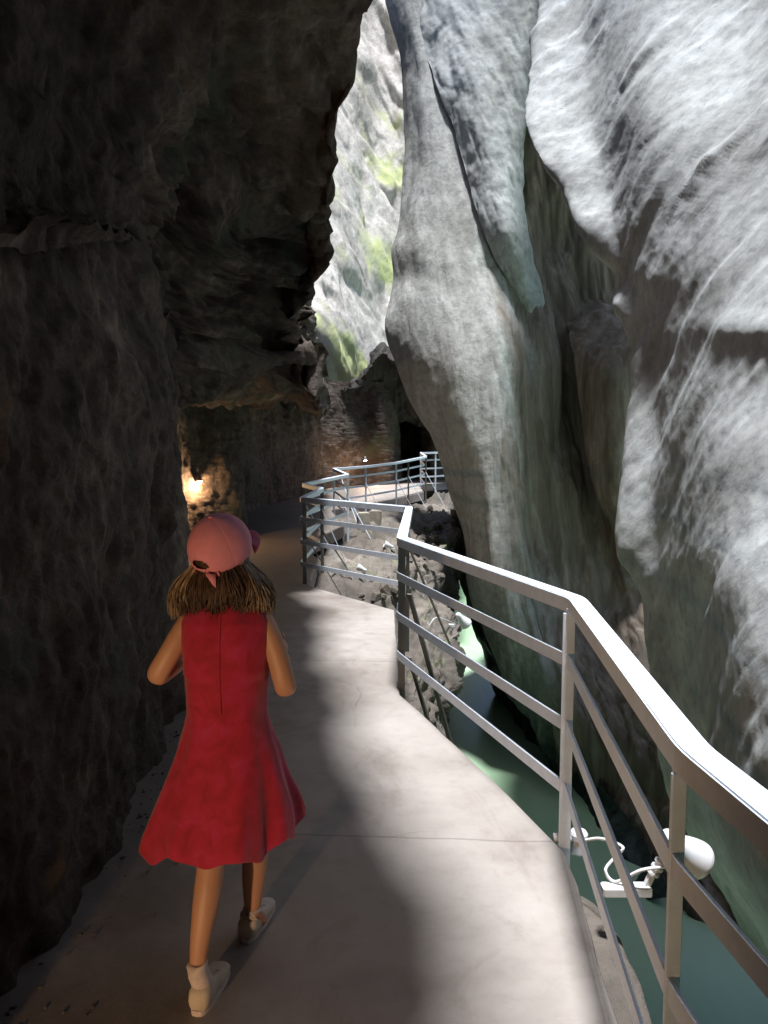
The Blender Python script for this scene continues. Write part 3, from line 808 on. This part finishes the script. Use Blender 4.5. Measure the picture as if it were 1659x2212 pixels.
# ------------------------------------------------------------------ lamps
EM = emis('lamp_glow', (1.0, .72, .42), 40)
def wall_lamp(p, label, power, aim, spot=None):
    root = empty('wall_lamp', p); tag(root, label, 'lamp', 'warm lamps in the gallery')
    d = V(aim).normalized()
    b = MB(); b.lathe([(.012, -.09), (.03, -.085), (.036, -.03), (.05, .03), (.052, .045)], p, d); b.build('housing', M['darkrail'], root, smooth=True)
    b = MB(); b.lathe([(.0, .038), (.025, .040), (.047, .036)], p, d); b.build('lens', EM, root, smooth=True)
    b = MB(); b.bar(p - d * .02 + V((-.05, 0, 0)), p - d * .02 + V((-.30, 0, .05)), .02, .02); b.build('bracket', M['darkrail'], root)
    ld = bpy.data.lights.new('lamp_light', 'SPOT' if spot else 'POINT'); ld.energy = power; ld.color = (1.0, .62, .32); ld.shadow_soft_size = .03
    lo = bpy.data.objects.new('lamp_light', ld); COL.objects.link(lo); lo.location = p + d * .10
    if spot:
        ld.spot_size = math.radians(spot); ld.spot_blend = .7; lo.rotation_euler = d.to_track_quat('-Z', 'Y').to_euler()
    setparent(lo, root)
    return root
wall_lamp(W(430, 1036, 12.15), 'small glowing warm lamp on the rock wall beyond the girl\'s cap', 34, (.15, -.45, -1))
wall_lamp(W(789, 992, 23.6), 'tiny warm lamp at the foot of the rock pillar by the far walkway', 22, (.1, -.3, -1))
wall_lamp(V((-1.25, -.50, .52)), 'warm gallery lamp on the left wall behind the viewpoint', 62, (.22, 1, .06), 78)

# floodlight outside the rail
def floodlight(root_p, head, d, s, label, arm=None, arm_from=None, cable=None):
    root = empty('floodlight', root_p); tag(root, label, 'floodlight', 'white floodlights outside the railing')
    d = V(d).normalized()
    b = MB(); b.lathe([(.0, -.125*s), (.020*s, -.122*s), (.032*s, -.108*s), (.034*s, -.07*s), (.038*s, -.045*s), (.052*s, -.012*s), (.064*s, .03*s), (.070*s, .06*s), (.071*s, .075*s), (.066*s, .082*s), (.062*s, .072*s), (0, .066*s)], head, d, 36)
    b.build('housing', M['white'], root, smooth=True)
    if arm_from is not None:
        b = MB(); b.bar(arm_from, root_p, .05*s, .035*s); b.build('bracket_arm', M['white'], root, bevel=.004)
        hj = V(root_p) + V((0, 0, .05*s))
        b = MB(); b.bar(V(root_p) + V((-.02*s, 0, 0)), hj, .02*s, .02*s)
        side = (V(head) - d * .06*s) - hj
        b.tube([hj, hj + side * .5, hj + side], [.014*s, .012*s, .018*s], 10)
        for k in range(4):
            q = hj + side * (.08 + .16 * k); b.tube([q, q + side.normalized() * .010*s], .022*s, 10)
        b.build('hinge', M['white'], root)
    if cable:
        b = MB(); b.tube(cable, .006*s, 8); b.build('cable', M['white'], root, smooth=True)
    return root
def curve(ps, n=8):
    A = np.array([[tuple(p)] for p in ps]); return [V(x[0]) for x in catmull(A, [n] * (len(ps) - 1), 1.2)]
floodlight(W(1405, 1922, 2.65), W(1478, 1838, 2.65), (.65, .25, -.55), 1.0, 'large white bell-shaped floodlight on a bracket arm beside the nearest railing posts',
           arm_from=W(1300, 1922, 2.65), cable=curve([W(1262, 1815, 2.85), W(1300, 1812, 2.8), W(1345, 1830, 2.7), W(1330, 1850, 2.7), W(1308, 1880, 2.68), W(1330, 1905, 2.66), W(1385, 1880, 2.62), W(1440, 1872, 2.62)]))
root = empty('junction_box', W(1236, 1830, 2.9)); tag(root, 'small white cylindrical junction box beside the near railing post at the path edge', 'junction box')
b = MB(); c0 = W(1250, 1800, 2.98)
b.lathe([(0, 0), (.032, 0), (.034, -.01), (.034, -.075), (.025, -.085), (0, -.085)], c0, (0, 0, 1), 24); b.build('housing', M['white'], root, smooth=True, angle=.6)
b = MB(); b.lathe([(0, .012), (.030, .010), (.037, 0), (.037, -.02)], c0, (0, 0, 1), 24); b.build('lid', M['white'], root, smooth=True, angle=.6)
b = MB(); b.tube([c0 + V((-.10, 0, -.02)), c0 + V((0, 0, -.02))], .02, 12); b.build('conduit', M['white'], root, smooth=True)
floodlight(W(985, 1352, 12.5), W(1000, 1340, 12.5), (.6, .3, -.7), 1.4, 'white floodlight above the green river below the railing corner', arm_from=W(950, 1350, 12.5),
           cable=curve([W(925, 1355, 11.5), W(940, 1335, 11.6), W(965, 1340, 12.), W(985, 1350, 12.4)]))
floodlight(W(845, 1185, 14), W(838, 1178, 14), (-.9, -.15, .35), .9, 'white tubular floodlight lying on the rubble below the far railing', arm_from=W(853, 1187, 14))
floodlight(W(783, 1236, 11.5), W(780, 1228, 11.5), (-.9, .1, .4), .75, 'small white floodlight on the bank behind the middle railing bars', arm_from=W(790, 1240, 11.5))

# concrete supports
def block(p, s, label, rz):
    b = MB(); b.box((0, 0, 0), s, Matrix.Rotation(rz, 3, 'Z'))
    me_o = b.build('concrete_block', M['block'], None, bevel=.02)
    me_o.location = p; tag(me_o, label, 'concrete block', 'concrete blocks under the far walkway'); return me_o
M['block'] = plain('rough_concrete', (.36, .32, .27), .9, scale=9, lo=.6, bump=.01)
block(W(785, 1128, 15.6), (.24, .3, .40), 'squat pale concrete block under the far railing, left one of the pair', .2)
block(W(812, 1122, 16.4), (.22, .3, .40), 'squat pale concrete block under the far railing, right one of the pair', -.1)

# rubble
def rubble():
    r = random.Random(9); b = MB()
    for i in range(420):
        t_ = r.random()
        if r.random() < .6: px = r.uniform(690, 960); py = r.uniform(1095, 1190); Z = 20 - (py - 1095) / 95 * 5.5
        else: px = r.uniform(690, 880); py = r.uniform(1190, 1290); Z = 14 - (py - 1190) / 100 * 3.6
        c0 = W(px, py, Z) + V((0, 0, -.02)); s = r.uniform(.03, .12) * (1 if r.random() < .9 else 2)
        n0 = len(b.v); b.sphere((0, 0, 0), (s, s * r.uniform(.5, 1), s * r.uniform(.3, .8)), 6, 4, Matrix.Rotation(r.uniform(0, 6), 3, V((r.random(), r.random(), r.random() + .1)).normalized()))
        for k in range(n0, len(b.v)):
            v = V(b.v[k]); b.v[k] = tuple(v * (1 + .35 * noise.noise(v * 9 + V((i, 0, 0)))) + c0)
    o = b.build('rubble', M['bank']); o['kind'] = 'stuff'; tag(o, 'loose broken stones on the bank below the far walkway', 'rubble')
rubble()
def grit():
    r = random.Random(5); b = MB()
    for i in range(320):
        y = r.uniform(1.2, 9) ; x = left_of(y) + .03 + abs(r.gauss(0, .10)); s = r.uniform(.003, .010) * (2.2 if r.random() < .06 else 1)
        n0 = len(b.v); b.sphere((0, 0, 0), (s, s * r.uniform(.6, 1), s * r.uniform(.4, .8)), 5, 4, Matrix.Rotation(r.uniform(0, 6), 3, 'Z'))
        for k in range(n0, len(b.v)):
            v = V(b.v[k]); b.v[k] = tuple(v * (1 + .4 * noise.noise(v * 60 + V((i, 0, 0)))) + V((x, y, s * .3)))
    o = b.build('grit', M['bank']); o['kind'] = 'stuff'; tag(o, 'small stones and grit along the foot of the gallery wall', 'grit')
grit()

# ------------------------------------------------------------------ the girl
def skin_mesh(verts, edges, radii, sub=2):
    me = bpy.data.meshes.new('tmp'); me.from_pydata([tuple(v) for v in verts], edges, [])
    o = bpy.data.objects.new('tmp', me); COL.objects.link(o)
    md = o.modifiers.new('skin', 'SKIN'); md.use_smooth_shade = True
    for i, r in enumerate(radii):
        me.skin_vertices[0].data[i].radius = (r, r)
    me.skin_vertices[0].data[0].use_root = True
    s = o.modifiers.new('sub', 'SUBSURF'); s.levels = sub; s.render_levels = sub
    dg = bpy.context.evaluated_depsgraph_get(); dg.update()
    m2 = bpy.data.meshes.new_from_object(o.evaluated_get(dg))
    bpy.data.objects.remove(o)
    return m2
def mb_from_mesh(b, me):
    b.add([v.co[:] for v in me.vertices], [tuple(p.vertices) for p in me.polygons])

GS = .965
GCAM = V((0, 0, H))
def GP(px, py, z=0.0): return GCAM + (WZ(px, py, z) - GCAM) / GS
G0 = H - H / GS
girl = empty('person', (-.48, 2.3, G0))
tag(girl, 'girl walking away in a red dress and pink cap, elbows bent, on the concrete walkway', 'person')
skin = plain('skin', (.54, .29, .19), .5, scale=6, lo=.9, bump=.0006)
try:
    skin.node_tree.nodes["Principled BSDF"].inputs['Subsurface Weight'].default_value = .08
except Exception: pass
sv = []; sr = []; se = []
def nd(p, r, par=None):
    sv.append(V(p)); sr.append(r)
    if par is not None: se.append((par, len(sv) - 1))
    return len(sv) - 1
pel = nd((-.480, 2.30, .68), .090)
sp1 = nd((-.478, 2.29, .80), .080, pel); sp2 = nd((-.476, 2.28, .92), .088, sp1); sp3 = nd((-.476, 2.28, 1.03), .082, sp2)
nk = nd((-.476, 2.285, 1.10), .042, sp3); nk2 = nd((-.474, 2.295, 1.17), .038, nk); 
# arms
def hand(wi, w, fwd, side):
    palm = nd(w + fwd * .035, .017, wi); p2 = nd(w + fwd * .06, .018, palm)
    return palm
Ls = nd((-.590, 2.28, 1.055), .040, sp3); Lu = nd((-.635, 2.25, .97), .036, Ls)
Le_p = W(332, 1468, 2.24); Le = nd(Le_p, .036, Lu)
Lf = nd(Le_p + V((.045, .10, .02)), .029, Le); Lw_p = Le_p + V((.075, .19, .05)); Lw = nd(Lw_p, .019, Lf)
Rs = nd((-.362, 2.28, 1.055), .040, sp3); Ru = nd((-.322, 2.26, .965), .036, Rs)
Re_p = W(620, 1497, 2.24); Re = nd(Re_p, .036, Ru)
Rf = nd(Re_p + V((-.02, .10, .03)), .029, Re); Rw_p = Re_p + V((-.035, .19, .07)); Rw = nd(Rw_p, .019, Rf)
# legs
Lh = nd((-.530, 2.30, .62), .072, pel); Lk_p = W(458, 1850, 2.26); Lt = nd(V((-.528, 2.30, .62)).lerp(Lk_p, .5), .062, Lh); Lk = nd(Lk_p, .046, Lt)
Lc = nd(W(448, 1935, 2.21), .047, Lk); La_p = W(426, 2092, 2.145); Lc2 = nd(W(434, 2020, 2.17), .035, Lc); La = nd(La_p, .026, Lc2)
Rh = nd((-.425, 2.30, .62), .072, pel); Rk_p = W(552, 1850, 2.46); Rt = nd(V((-.427, 2.32, .62)).lerp(Rk_p, .5), .060, Rh); Rk = nd(Rk_p, .046, Rt)
Rc = nd(W(548, 1895, 2.46), .045, Rk); Ra_p = W(545, 1972, 2.45); Ra = nd(Ra_p, .027, Rc)
# feet inside the shoes
Lfo = nd(V((La_p.x + .01, La_p.y + .06, G0 + .035)), .024, La); Rfo = nd(V((Ra_p.x + .03, Ra_p.y + .06, Ra_p.z - .07)), .024, Ra)
body = MB(); mb_from_mesh(body, skin_mesh(sv, se, sr))
# hands
def add_hand(w, fwd, inner):
    fwd = fwd.normalized(); up = V((0, 0, 1)); sd_ = fwd.cross(up).normalized()
    vs_ = [w]; rs_ = [.016]; es = []
    def a(p, r, par):
        vs_.append(p); rs_.append(r); es.append((par, len(vs_) - 1)); return len(vs_) - 1
    pm = a(w + fwd * .03, .019, 0); pe = a(w + fwd * .052, .018, pm)
    body_m = skin_mesh(vs_, es, rs_, 1); mb_from_mesh(body, body_m)
    for k, (L, off) in enumerate(((.040, .018), (.047, .006), (.043, -.006), (.034, -.017))):
        root_ = w + fwd * .045 + up * off
        f1_ = root_ + fwd * L * .5; f2_ = f1_ + (fwd * .7 + inner * .6).normalized() * L * .4; f3_ = f2_ + (fwd * .2 + inner).normalized() * L * .3
        mb_from_mesh(body, skin_mesh([root_, f1_, f2_, f3_], [(0, 1), (1, 2), (2, 3)], [.0075, .007, .0065, .0055], 1))
    th = w + fwd * .018 + up * .016 + inner * .005
    mb_from_mesh(body, skin_mesh([th, th + (fwd + up * .9 + inner * .5).normalized() * .022, th + (fwd + up * .5 + inner * .6).normalized() * .042], [(0, 1), (1, 2)], [.009, .008, .0065], 1))
add_hand(Lw_p, V((.2, .8, .35)), V((1, 0, 0))); add_hand(Rw_p, V((-.1, .8, .4)), V((-1, 0, 0)))
# head, turned a little to the right
HC = V((-.492, 2.305, 1.268)); TURN = Matrix.Rotation(math.radians(-24), 3, 'Z') @ Matrix.Rotation(math.radians(-6), 3, 'X')
def hd(x, y, z): return HC + TURN @ V((x, y, z))
ARMR = 0
body.sphere(HC, (.074, .088, .092), 24, 16, TURN)
body.sphere(hd(0, .03, -.05), (.056, .056, .062), 20, 12, TURN)
body.sphere(hd(0, .072, -.088), (.022, .018, .018), 12, 8)
body.sphere(hd(0, .094, -.022), (.011, .018, .014), 12, 8); body.sphere(hd(0, .090, -.005), (.008, .012, .022), 12, 8)
for s_ in (-1, 1):
    body.sphere(hd(s_ * .076, -.005, -.018), (.010, .018, .028), 12, 8, TURN)
    body.sphere(hd(s_ * .038, .060, -.030), (.024, .022, .022), 12, 8)
body.sphere(hd(0, .084, -.055), (.022, .010, .006), 12, 8, TURN); body.sphere(hd(0, .083, -.064), (.018, .010, .007), 12, 8, TURN)
bo = body.build('body', skin)
rm = bo.modifiers.new('rm', 'REMESH'); rm.mode = 'VOXEL'; rm.voxel_size = .0055
sm = bo.modifiers.new('sm', 'SMOOTH'); sm.iterations = 6; sm.factor = .5
dg = bpy.context.evaluated_depsgraph_get(); dg.update()
nm_ = bpy.data.meshes.new_from_object(bo.evaluated_get(dg)); bo.modifiers.clear(); bo.data = nm_
nm_.polygons.foreach_set("use_smooth", [True] * len(nm_.polygons))
setparent(bo, girl)
eyem = plain('eye_white', (.75, .74, .72), .25, lo=.95); irism = plain('eye_iris', (.08, .12, .14), .3)
for s_ in (-1, 1):
    b = MB(); b.sphere(hd(s_ * .030, .079, -.010), .0115, 14, 10); e_ = b.build('eye', eyem, girl, smooth=True)
    b = MB(); b.sphere(hd(s_ * .030, .0875, -.010), .0052, 10, 8); i_ = b.build('iris', irism, girl, smooth=True)
    i_.parent = e_; i_.matrix_parent_inverse = Matrix.Identity(4)
# dress
dm, t, bs = newmat('red_dress'); g = N(t); c = coords(g)
n1 = nz(g, c, 16, 5, .6, .6); n2 = nz(g, coords(g, (1, 1, 1)), 420, 2, .5)
g.l(ramp(g, n1, [(.30, (.27, .007, .024)), (.5, (.39, .009, .042)), (.66, (.43, .018, .085))]), bs.inputs['Base Color'])
bs.inputs['Roughness'].default_value = .85
try: bs.inputs['Sheen Weight'].default_value = .25
except Exception: pass
wr = nz(g, coords(g, (1, 1, .35)), 9, 4, .5, .7)
bp = g.n("ShaderNodeBump", Strength=.55, Distance=.012); g.l(math_(g, 'ADD', wr, math_(g, 'MULTIPLY', n2, .05)), bp.inputs['Height']); g.l(bp.outputs[0], bs.inputs['Normal'])
prof = [ # z, cx, cy, rx, ry
 (1.118, -.476, 2.285, .060, .052), (1.106, -.476, 2.285, .088, .060), (1.088, -.476, 2.285, .118, .072), (1.060, -.476, 2.283, .132, .086), (1.0, -.476, 2.28, .134, .098),
 (.92, -.476, 2.28, .128, .100), (.84, -.478, 2.285, .122, .098), (.77, -.478, 2.29, .122, .100), (.72, -.479, 2.295, .134, .108), (.64, -.480, 2.30, .160, .130),
 (.56, -.483, 2.30, .186, .152), (.48, -.487, 2.31, .212, .176), (.41, -.492, 2.31, .230, .194), (.375, -.494, 2.31, .234, .198)]
vs = []; fs = []; nth = 160
A = np.array([[p] for p in prof], dtype=float); A = np.concatenate([A[..., :3], ], -1)
ring = []
for i in range(len(prof) - 1):
    for k in range(6):
        t_ = k / 6.; ring.append([prof[i][j] * (1 - t_) + prof[i + 1][j] * t_ for j in range(5)])
ring.append(list(prof[-1]))
for (z, cx, cy, rx, ry) in ring:
    w_ = min(1, max(0, (.76 - z) / .38)); 
    for k in range(nth):
        a_ = 2 * math.pi * k / nth
        f_ = 1 + w_ ** 1.3 * (.055 * math.sin(9 * a_ + .9 * math.sin(2 * a_)) + .04 * math.sin(5 * a_ + 1.3 + 2 * z) + .022 * math.sin(17 * a_ + 3 * math.sin(a_)))
        up_ = w_ ** 2 * (.016 * math.sin(9 * a_ + .9 * math.sin(2 * a_) + .6) + .012 * math.sin(3 * a_ + 1))
        ex = 1 - .10 * (abs(math.sin(2 * a_)) ** 2) * (0 if z < .9 else 1) * -1
        fl = noise.noise(V((math.cos(a_) * 2, math.sin(a_) * 2, z * 6))) * .010
        # walking sway : cloth swings left at the hem
        vs.append((cx + (rx * f_ * ex + fl) * math.cos(a_) - .012 * w_ ** 2, cy + (ry * f_ * ex + fl) * math.sin(a_), z + up_ + .02 * w_ ** 2 * math.cos(a_)))
for i in range(len(ring) - 1):
    for k in range(nth):
        k2 = (k + 1) % nth; fs.append((i * nth + k, i * nth + k2, (i + 1) * nth + k2, (i + 1) * nth + k))
b = MB(); b.add(vs, fs); dr = b.build('dress', dm, girl, smooth=True)
so = dr.modifiers.new('so', 'SOLIDIFY'); so.thickness = .003; so.offset = 0
def back_y(z):
    for i in range(len(prof) - 1):
        if prof[i][0] >= z >= prof[i + 1][0]:
            k = (prof[i][0] - z) / (prof[i][0] - prof[i + 1][0]); return prof[i][2] + k * (prof[i + 1][2] - prof[i][2]) - (prof[i][4] + k * (prof[i + 1][4] - prof[i][4]))
    return 2.18
b = MB(); b.tube([V((-.476, back_y(z) - .004, z)) for z in np.linspace(1.10, .80, 14)], .0022, 5); z_ = b.build('zip', dm, None); z_.parent = dr
# shoes and socks
sockm = plain('sock', (.66, .56, .54), .9, scale=60, lo=.8); shoem = plain('shoe_canvas', (.60, .52, .43), .8, scale=30, lo=.8); shoed = plain('shoe_side', (.16, .13, .12), .7, scale=20)
def shoe(ank, heel, yaw, pitch, nm):
    R = Matrix.Rotation(yaw, 3, 'Z') @ Matrix.Rotation(pitch, 3, 'X')
    def q(x, y, z): return heel + R @ V((x, y, z))
    # upper: loft of sections along the foot
    secs = [(-.008, .021, .010, .060), (.000, .029, .006, .070), (.012, .033, .004, .076), (.03, .034, .004, .078), (.06, .033, .004, .076), (.09, .034, .004, .062), (.12, .037, .004, .050), (.15, .038, .004, .042), (.18, .032, .005, .034), (.197, .018, .008, .024)]
    n_ = 18; vs_ = []; fs_ = []
    for (y, hw, z0, z1) in secs:
        for k in range(n_):
            a_ = 2 * math.pi * k / n_; cx_ = math.cos(a_); sz = math.sin(a_)
            vs_.append(q(hw * math.copysign(abs(cx_) ** .75, cx_), y, (z0 + z1) / 2 + (z1 - z0) / 2 * math.copysign(abs(sz) ** .75, sz)))
    for i in range(len(secs) - 1):
        for k in range(n_):
            k2 = (k + 1) % n_; fs_.append((i * n_ + k, i * n_ + k2, (i + 1) * n_ + k2, (i + 1) * n_ + k))
    fs_.append(tuple(range(n_))); fs_.append(tuple((len(secs) - 1) * n_ + k for k in range(n_)))
    b = MB(); b.add(vs_, fs_); s_ = b.build('shoe', shoem, girl, smooth=True)
    b = MB(); so_ = []
    for k in range(28):
        a_ = 2 * math.pi * k / 28; yy = .095 - .108 * math.cos(a_); ww = .033 + .008 * (yy / .2)
        so_.append((ww * math.copysign(abs(math.sin(a_)) ** .55, math.sin(a_)), yy))
    m_ = len(so_); vv = [q(x, y, 0) for x, y in so_] + [q(x, y, .016) for x, y in so_]
    b.add(vv, [tuple(range(m_))[::-1], tuple(range(m_, 2 * m_))] + [(k, (k + 1) % m_, (k + 1) % m_ + m_, k + m_) for k in range(m_)])
    l_ = b.build('sole', sockm, None); l_.parent = s_
    b = MB()
    for y_ in (.075, .095, .115): b.tube([q(-.018, y_, .062 - (y_ - .075) * .35), q(.018, y_ + .006, .064 - (y_ - .075) * .35)], .0025, 6)
    l_ = b.build('laces', sockm, None); l_.parent = s_
    b = MB(); top_ = ank + V((0, 0, .015)); b.tube([q(0, .035, .045), q(0, .032, .075), ank.lerp(q(0, .03, .07), .3), top_, top_ + V((0, 0, .006))], [.030, .031, .031, .032, .028], 20)
    b.build('sock', sockm, girl, smooth=True)
heelL = GP(428, 2190); heelR = GP(532, 2034)
shoe(La_p, heelL, math.radians(-9), 0, 'l'); shoe(Ra_p, heelR, math.radians(-14), math.radians(4), 'r')

# hair : base shell plus many locks
hm, t, bs = newmat('brown_hair'); g = N(t); c = coords(g, (1, 1, .12))
n1 = nz(g, c, 60, 4, .6); n2 = nz(g, c, 9, 2, .5)
base = ramp(g, n1, [(.3, (.030, .017, .012)), (.55, (.08, .046, .031)), (.75, (.18, .115, .075))])
g.l(base, bs.inputs['Base Color']); bs.inputs['Roughness'].default_value = .5
hb, t, bs = newmat('blond_hair'); g = N(t); c = coords(g, (1, 1, .12))
g.l(ramp(g, nz(g, c, 60, 4, .6), [(.3, (.20, .13, .08)), (.7, (.48, .36, .24))]), bs.inputs['Base Color']); bs.inputs['Roughness'].default_value = .5
rr = random.Random(3)
hair = MB()
def lock(b, th, w_, spread, zt, zb, lift=0):
    pts = []; n_ = 9; wob = rr.gauss(0, .12)
    for k in range(n_):
        t_ = k / (n_ - 1)
        r0 = .072 + .014 * min(1, t_ * 2.2) + spread * (1.25 * math.sin(min(1, t_ * .80) * math.pi * .62) ** 1.6 - .18 * max(0, t_ - .7)) + .006 * math.sin(t_ * 3.1) + lift
        z = zt + (zb - zt) * t_
        r0x = r0 * 1.0; r0y = r0 * .84
        a_ = th + .08 * math.sin(t_ * 2.5 + th * 7) + wob * t_ * t_
        pts.append(V((HC.x + r0x * math.cos(a_), HC.y - .002 + r0y * math.sin(a_), z)))
    rs_ = [w_ * (1 - .75 * (k / (n_ - 1)) ** 2.5) for k in range(n_)]
    b.tube(pts, rs_, 4)
blondL = MB(); blondR = MB()
for i in range(2400):
    th = rr.uniform(math.pi * .90, math.pi * 2.10)
    side = abs(math.cos(th)) ** 3
    sp = .022 + .036 * side + rr.uniform(-.010, .008)
    zb = 1.112 - .035 * rr.random() ** 2 + .03 * rr.random() ** 2 + .01 * math.sin(th * 9) - .012 * side
    lift = rr.uniform(-.012, .0)
    lock((blondL if math.cos(th) < 0 else blondR) if (side > .45 and rr.random() < side * .9) else hair, th, rr.uniform(.0010, .0026), sp, 1.235 + rr.uniform(-.01, .015), zb, lift)
hair.sphere(HC + V((0, -.004, .002)), (.079, .092, .091), 26, 18, TURN)
# inner shell closes gaps
vs = []; fs = []; nn = 40
for j in range(8):
    t_ = j / 7; z = 1.30 - .165 * t_
    for k in range(nn):
        a_ = math.pi * .86 + (math.pi * 1.28) * k / (nn - 1); side = abs(math.cos(a_)) ** 3
        r0 = .074 + (.012 + .036 * side) * t_ ** 1.5
        vs.append((HC.x + r0 * math.cos(a_), HC.y - .002 + r0 * .84 * math.sin(a_), z))
for j in range(7):
    for k in range(nn - 1): fs.append((j * nn + k, j * nn + k + 1, (j + 1) * nn + k + 1, (j + 1) * nn + k))
hair.add(vs, fs)
ho = hair.build('hair', hm, girl, smooth=True)

for bb_ in (blondL, blondR):
    b2_ = bb_.build('blond_side_hair', hb, None, smooth=True); b2_.parent = ho
ho.matrix_parent_inverse = Matrix.Translation(-girl.location)

# cap
capm = plain('pink_cap_cloth', (.72, .27, .34), .85, scale=26, lo=.88, bump=.001); capd = plain('pink_cap_brim', (.36, .05, .12), .8)
HCap = HC + V((-.002, -.006, .012))
CT = Matrix.Rotation(math.radians(-24), 3, 'Z') @ Matrix.Rotation(math.radians(26), 3, 'X')   # low at the back
def cp(x, y, z): return HCap + CT @ V((x, y, z))
vs = []; fs = []; nu_ = 180; nv_ = 30
for j in range(nv_ + 1):
    ph = (math.pi / 2 * 1.24) * j / nv_
    for k in range(nu_):
        a_ = 2 * math.pi * k / nu_
        r_ = 1 + (.004 * math.cos(6 * a_) - .010 * math.exp(-(math.sin(3 * (a_ - math.pi / 6)) / .10) ** 2)) * min(1, math.sin(ph) * 1.4) + .01 * noise.noise(V((math.cos(a_) * 2, math.sin(a_) * 2, ph * 2)))
        vs.append(cp(.090 * math.sin(ph) * math.cos(a_) * r_, .100 * math.sin(ph) * math.sin(a_) * r_, .096 * math.cos(ph) * r_))
for j in range(nv_):
    for k in range(nu_):
        k2 = (k + 1) % nu_
        a_ = 2 * math.pi * (k + .5) / nu_; ph = (math.pi / 2 * 1.24) * (j + .5) / nv_
        da = (a_ - 1.5 * math.pi + .10) / .36; dp = (ph - 1.60) / .17
        if da * da + dp * dp < 1: continue
        fs.append((j * nu_ + k, (j + 1) * nu_ + k, (j + 1) * nu_ + k2, j * nu_ + k2))
b = MB(); b.add(vs, fs)
co = b.build('cap', capm, girl, smooth=True)
so = co.modifiers.new('so', 'SOLIDIFY'); so.thickness = .003; so.offset = 1
b = MB(); b.sphere(cp(0, 0, .1015), (.007, .007, .004), 10, 6); x_ = b.build('button', capm, None); x_.parent = co
b = MB()
vs = []; fs = []
for j in range(9):
    t_ = j / 8
    for k in range(25):
        s_ = -1 + 2 * k / 24; a_ = math.pi / 2 + s_ * 1.02
        base_ = V((.092 * math.cos(a_), .102 * math.sin(a_), -.022))
        ext = .056 * (1 - s_ * s_) ** .6
        vs.append(cp(base_.x * (1 + .15 * t_ * (1 - abs(s_))), base_.y + ext * t_, base_.z - .018 * t_ * t_ - .016 * s_ * s_ * t_))
for j in range(8):
    for k in range(24): fs.append((j * 25 + k, j * 25 + k + 1, (j + 1) * 25 + k + 1, (j + 1) * 25 + k))
b.add(vs, fs); x_ = b.build('brim', capd, None, smooth=True); x_.parent = co
so = x_.modifiers.new('so', 'SOLIDIFY'); so.thickness = .004
# strap with hanging tail
vs = []; fs = []; prev = []
for k in range(21):
    t_ = k / 20; a_ = 1.5 * math.pi - .50 + 1.0 * t_
    p = V((.093 * math.cos(a_), .103 * math.sin(a_), -.026 - .010 * math.sin(t_ * math.pi)))
    vs.append(cp(p.x, p.y, p.z)); vs.append(cp(p.x * 1.0, p.y * 1.0, p.z - .018))
for k in range(20): fs.append((2 * k, 2 * k + 1, 2 * k + 3, 2 * k + 2))
n_ = len(vs)
p0 = cp(.030, -.106, -.028)
vs += [p0 + V((-.02, -.004, .004)), p0 + V((.012, -.004, 0)), p0 + V((.013, -.008, -.040)), p0 + V((.004, -.008, -.030))]
fs.append((n_, n_ + 1, n_ + 2, n_ + 3))
b = MB(); b.add(vs, fs); x_ = b.build('strap', capm, None, smooth=True); x_.parent = co
so = x_.modifiers.new('so', 'SOLIDIFY'); so.thickness = .003

# bake the figure to its standing place so every mesh keeps unit scale
def all_children(o):
    out = []
    for x in bpy.data.objects:
        p = x
        while p.parent is not None: p = p.parent
        if p == girl and x is not girl: out.append(x)
    return out
kids = all_children(girl)
T = Matrix.Translation(GCAM) @ Matrix.Scale(GS, 4) @ Matrix.Translation(-GCAM)
for k in kids: k.data.transform(T)
newL = T @ girl.location.copy()
for k in kids:
    if k.parent == girl: k.matrix_parent_inverse = Matrix.Translation(-newL)
    else: k.matrix_parent_inverse = Matrix.Identity(4)
girl.location = newL
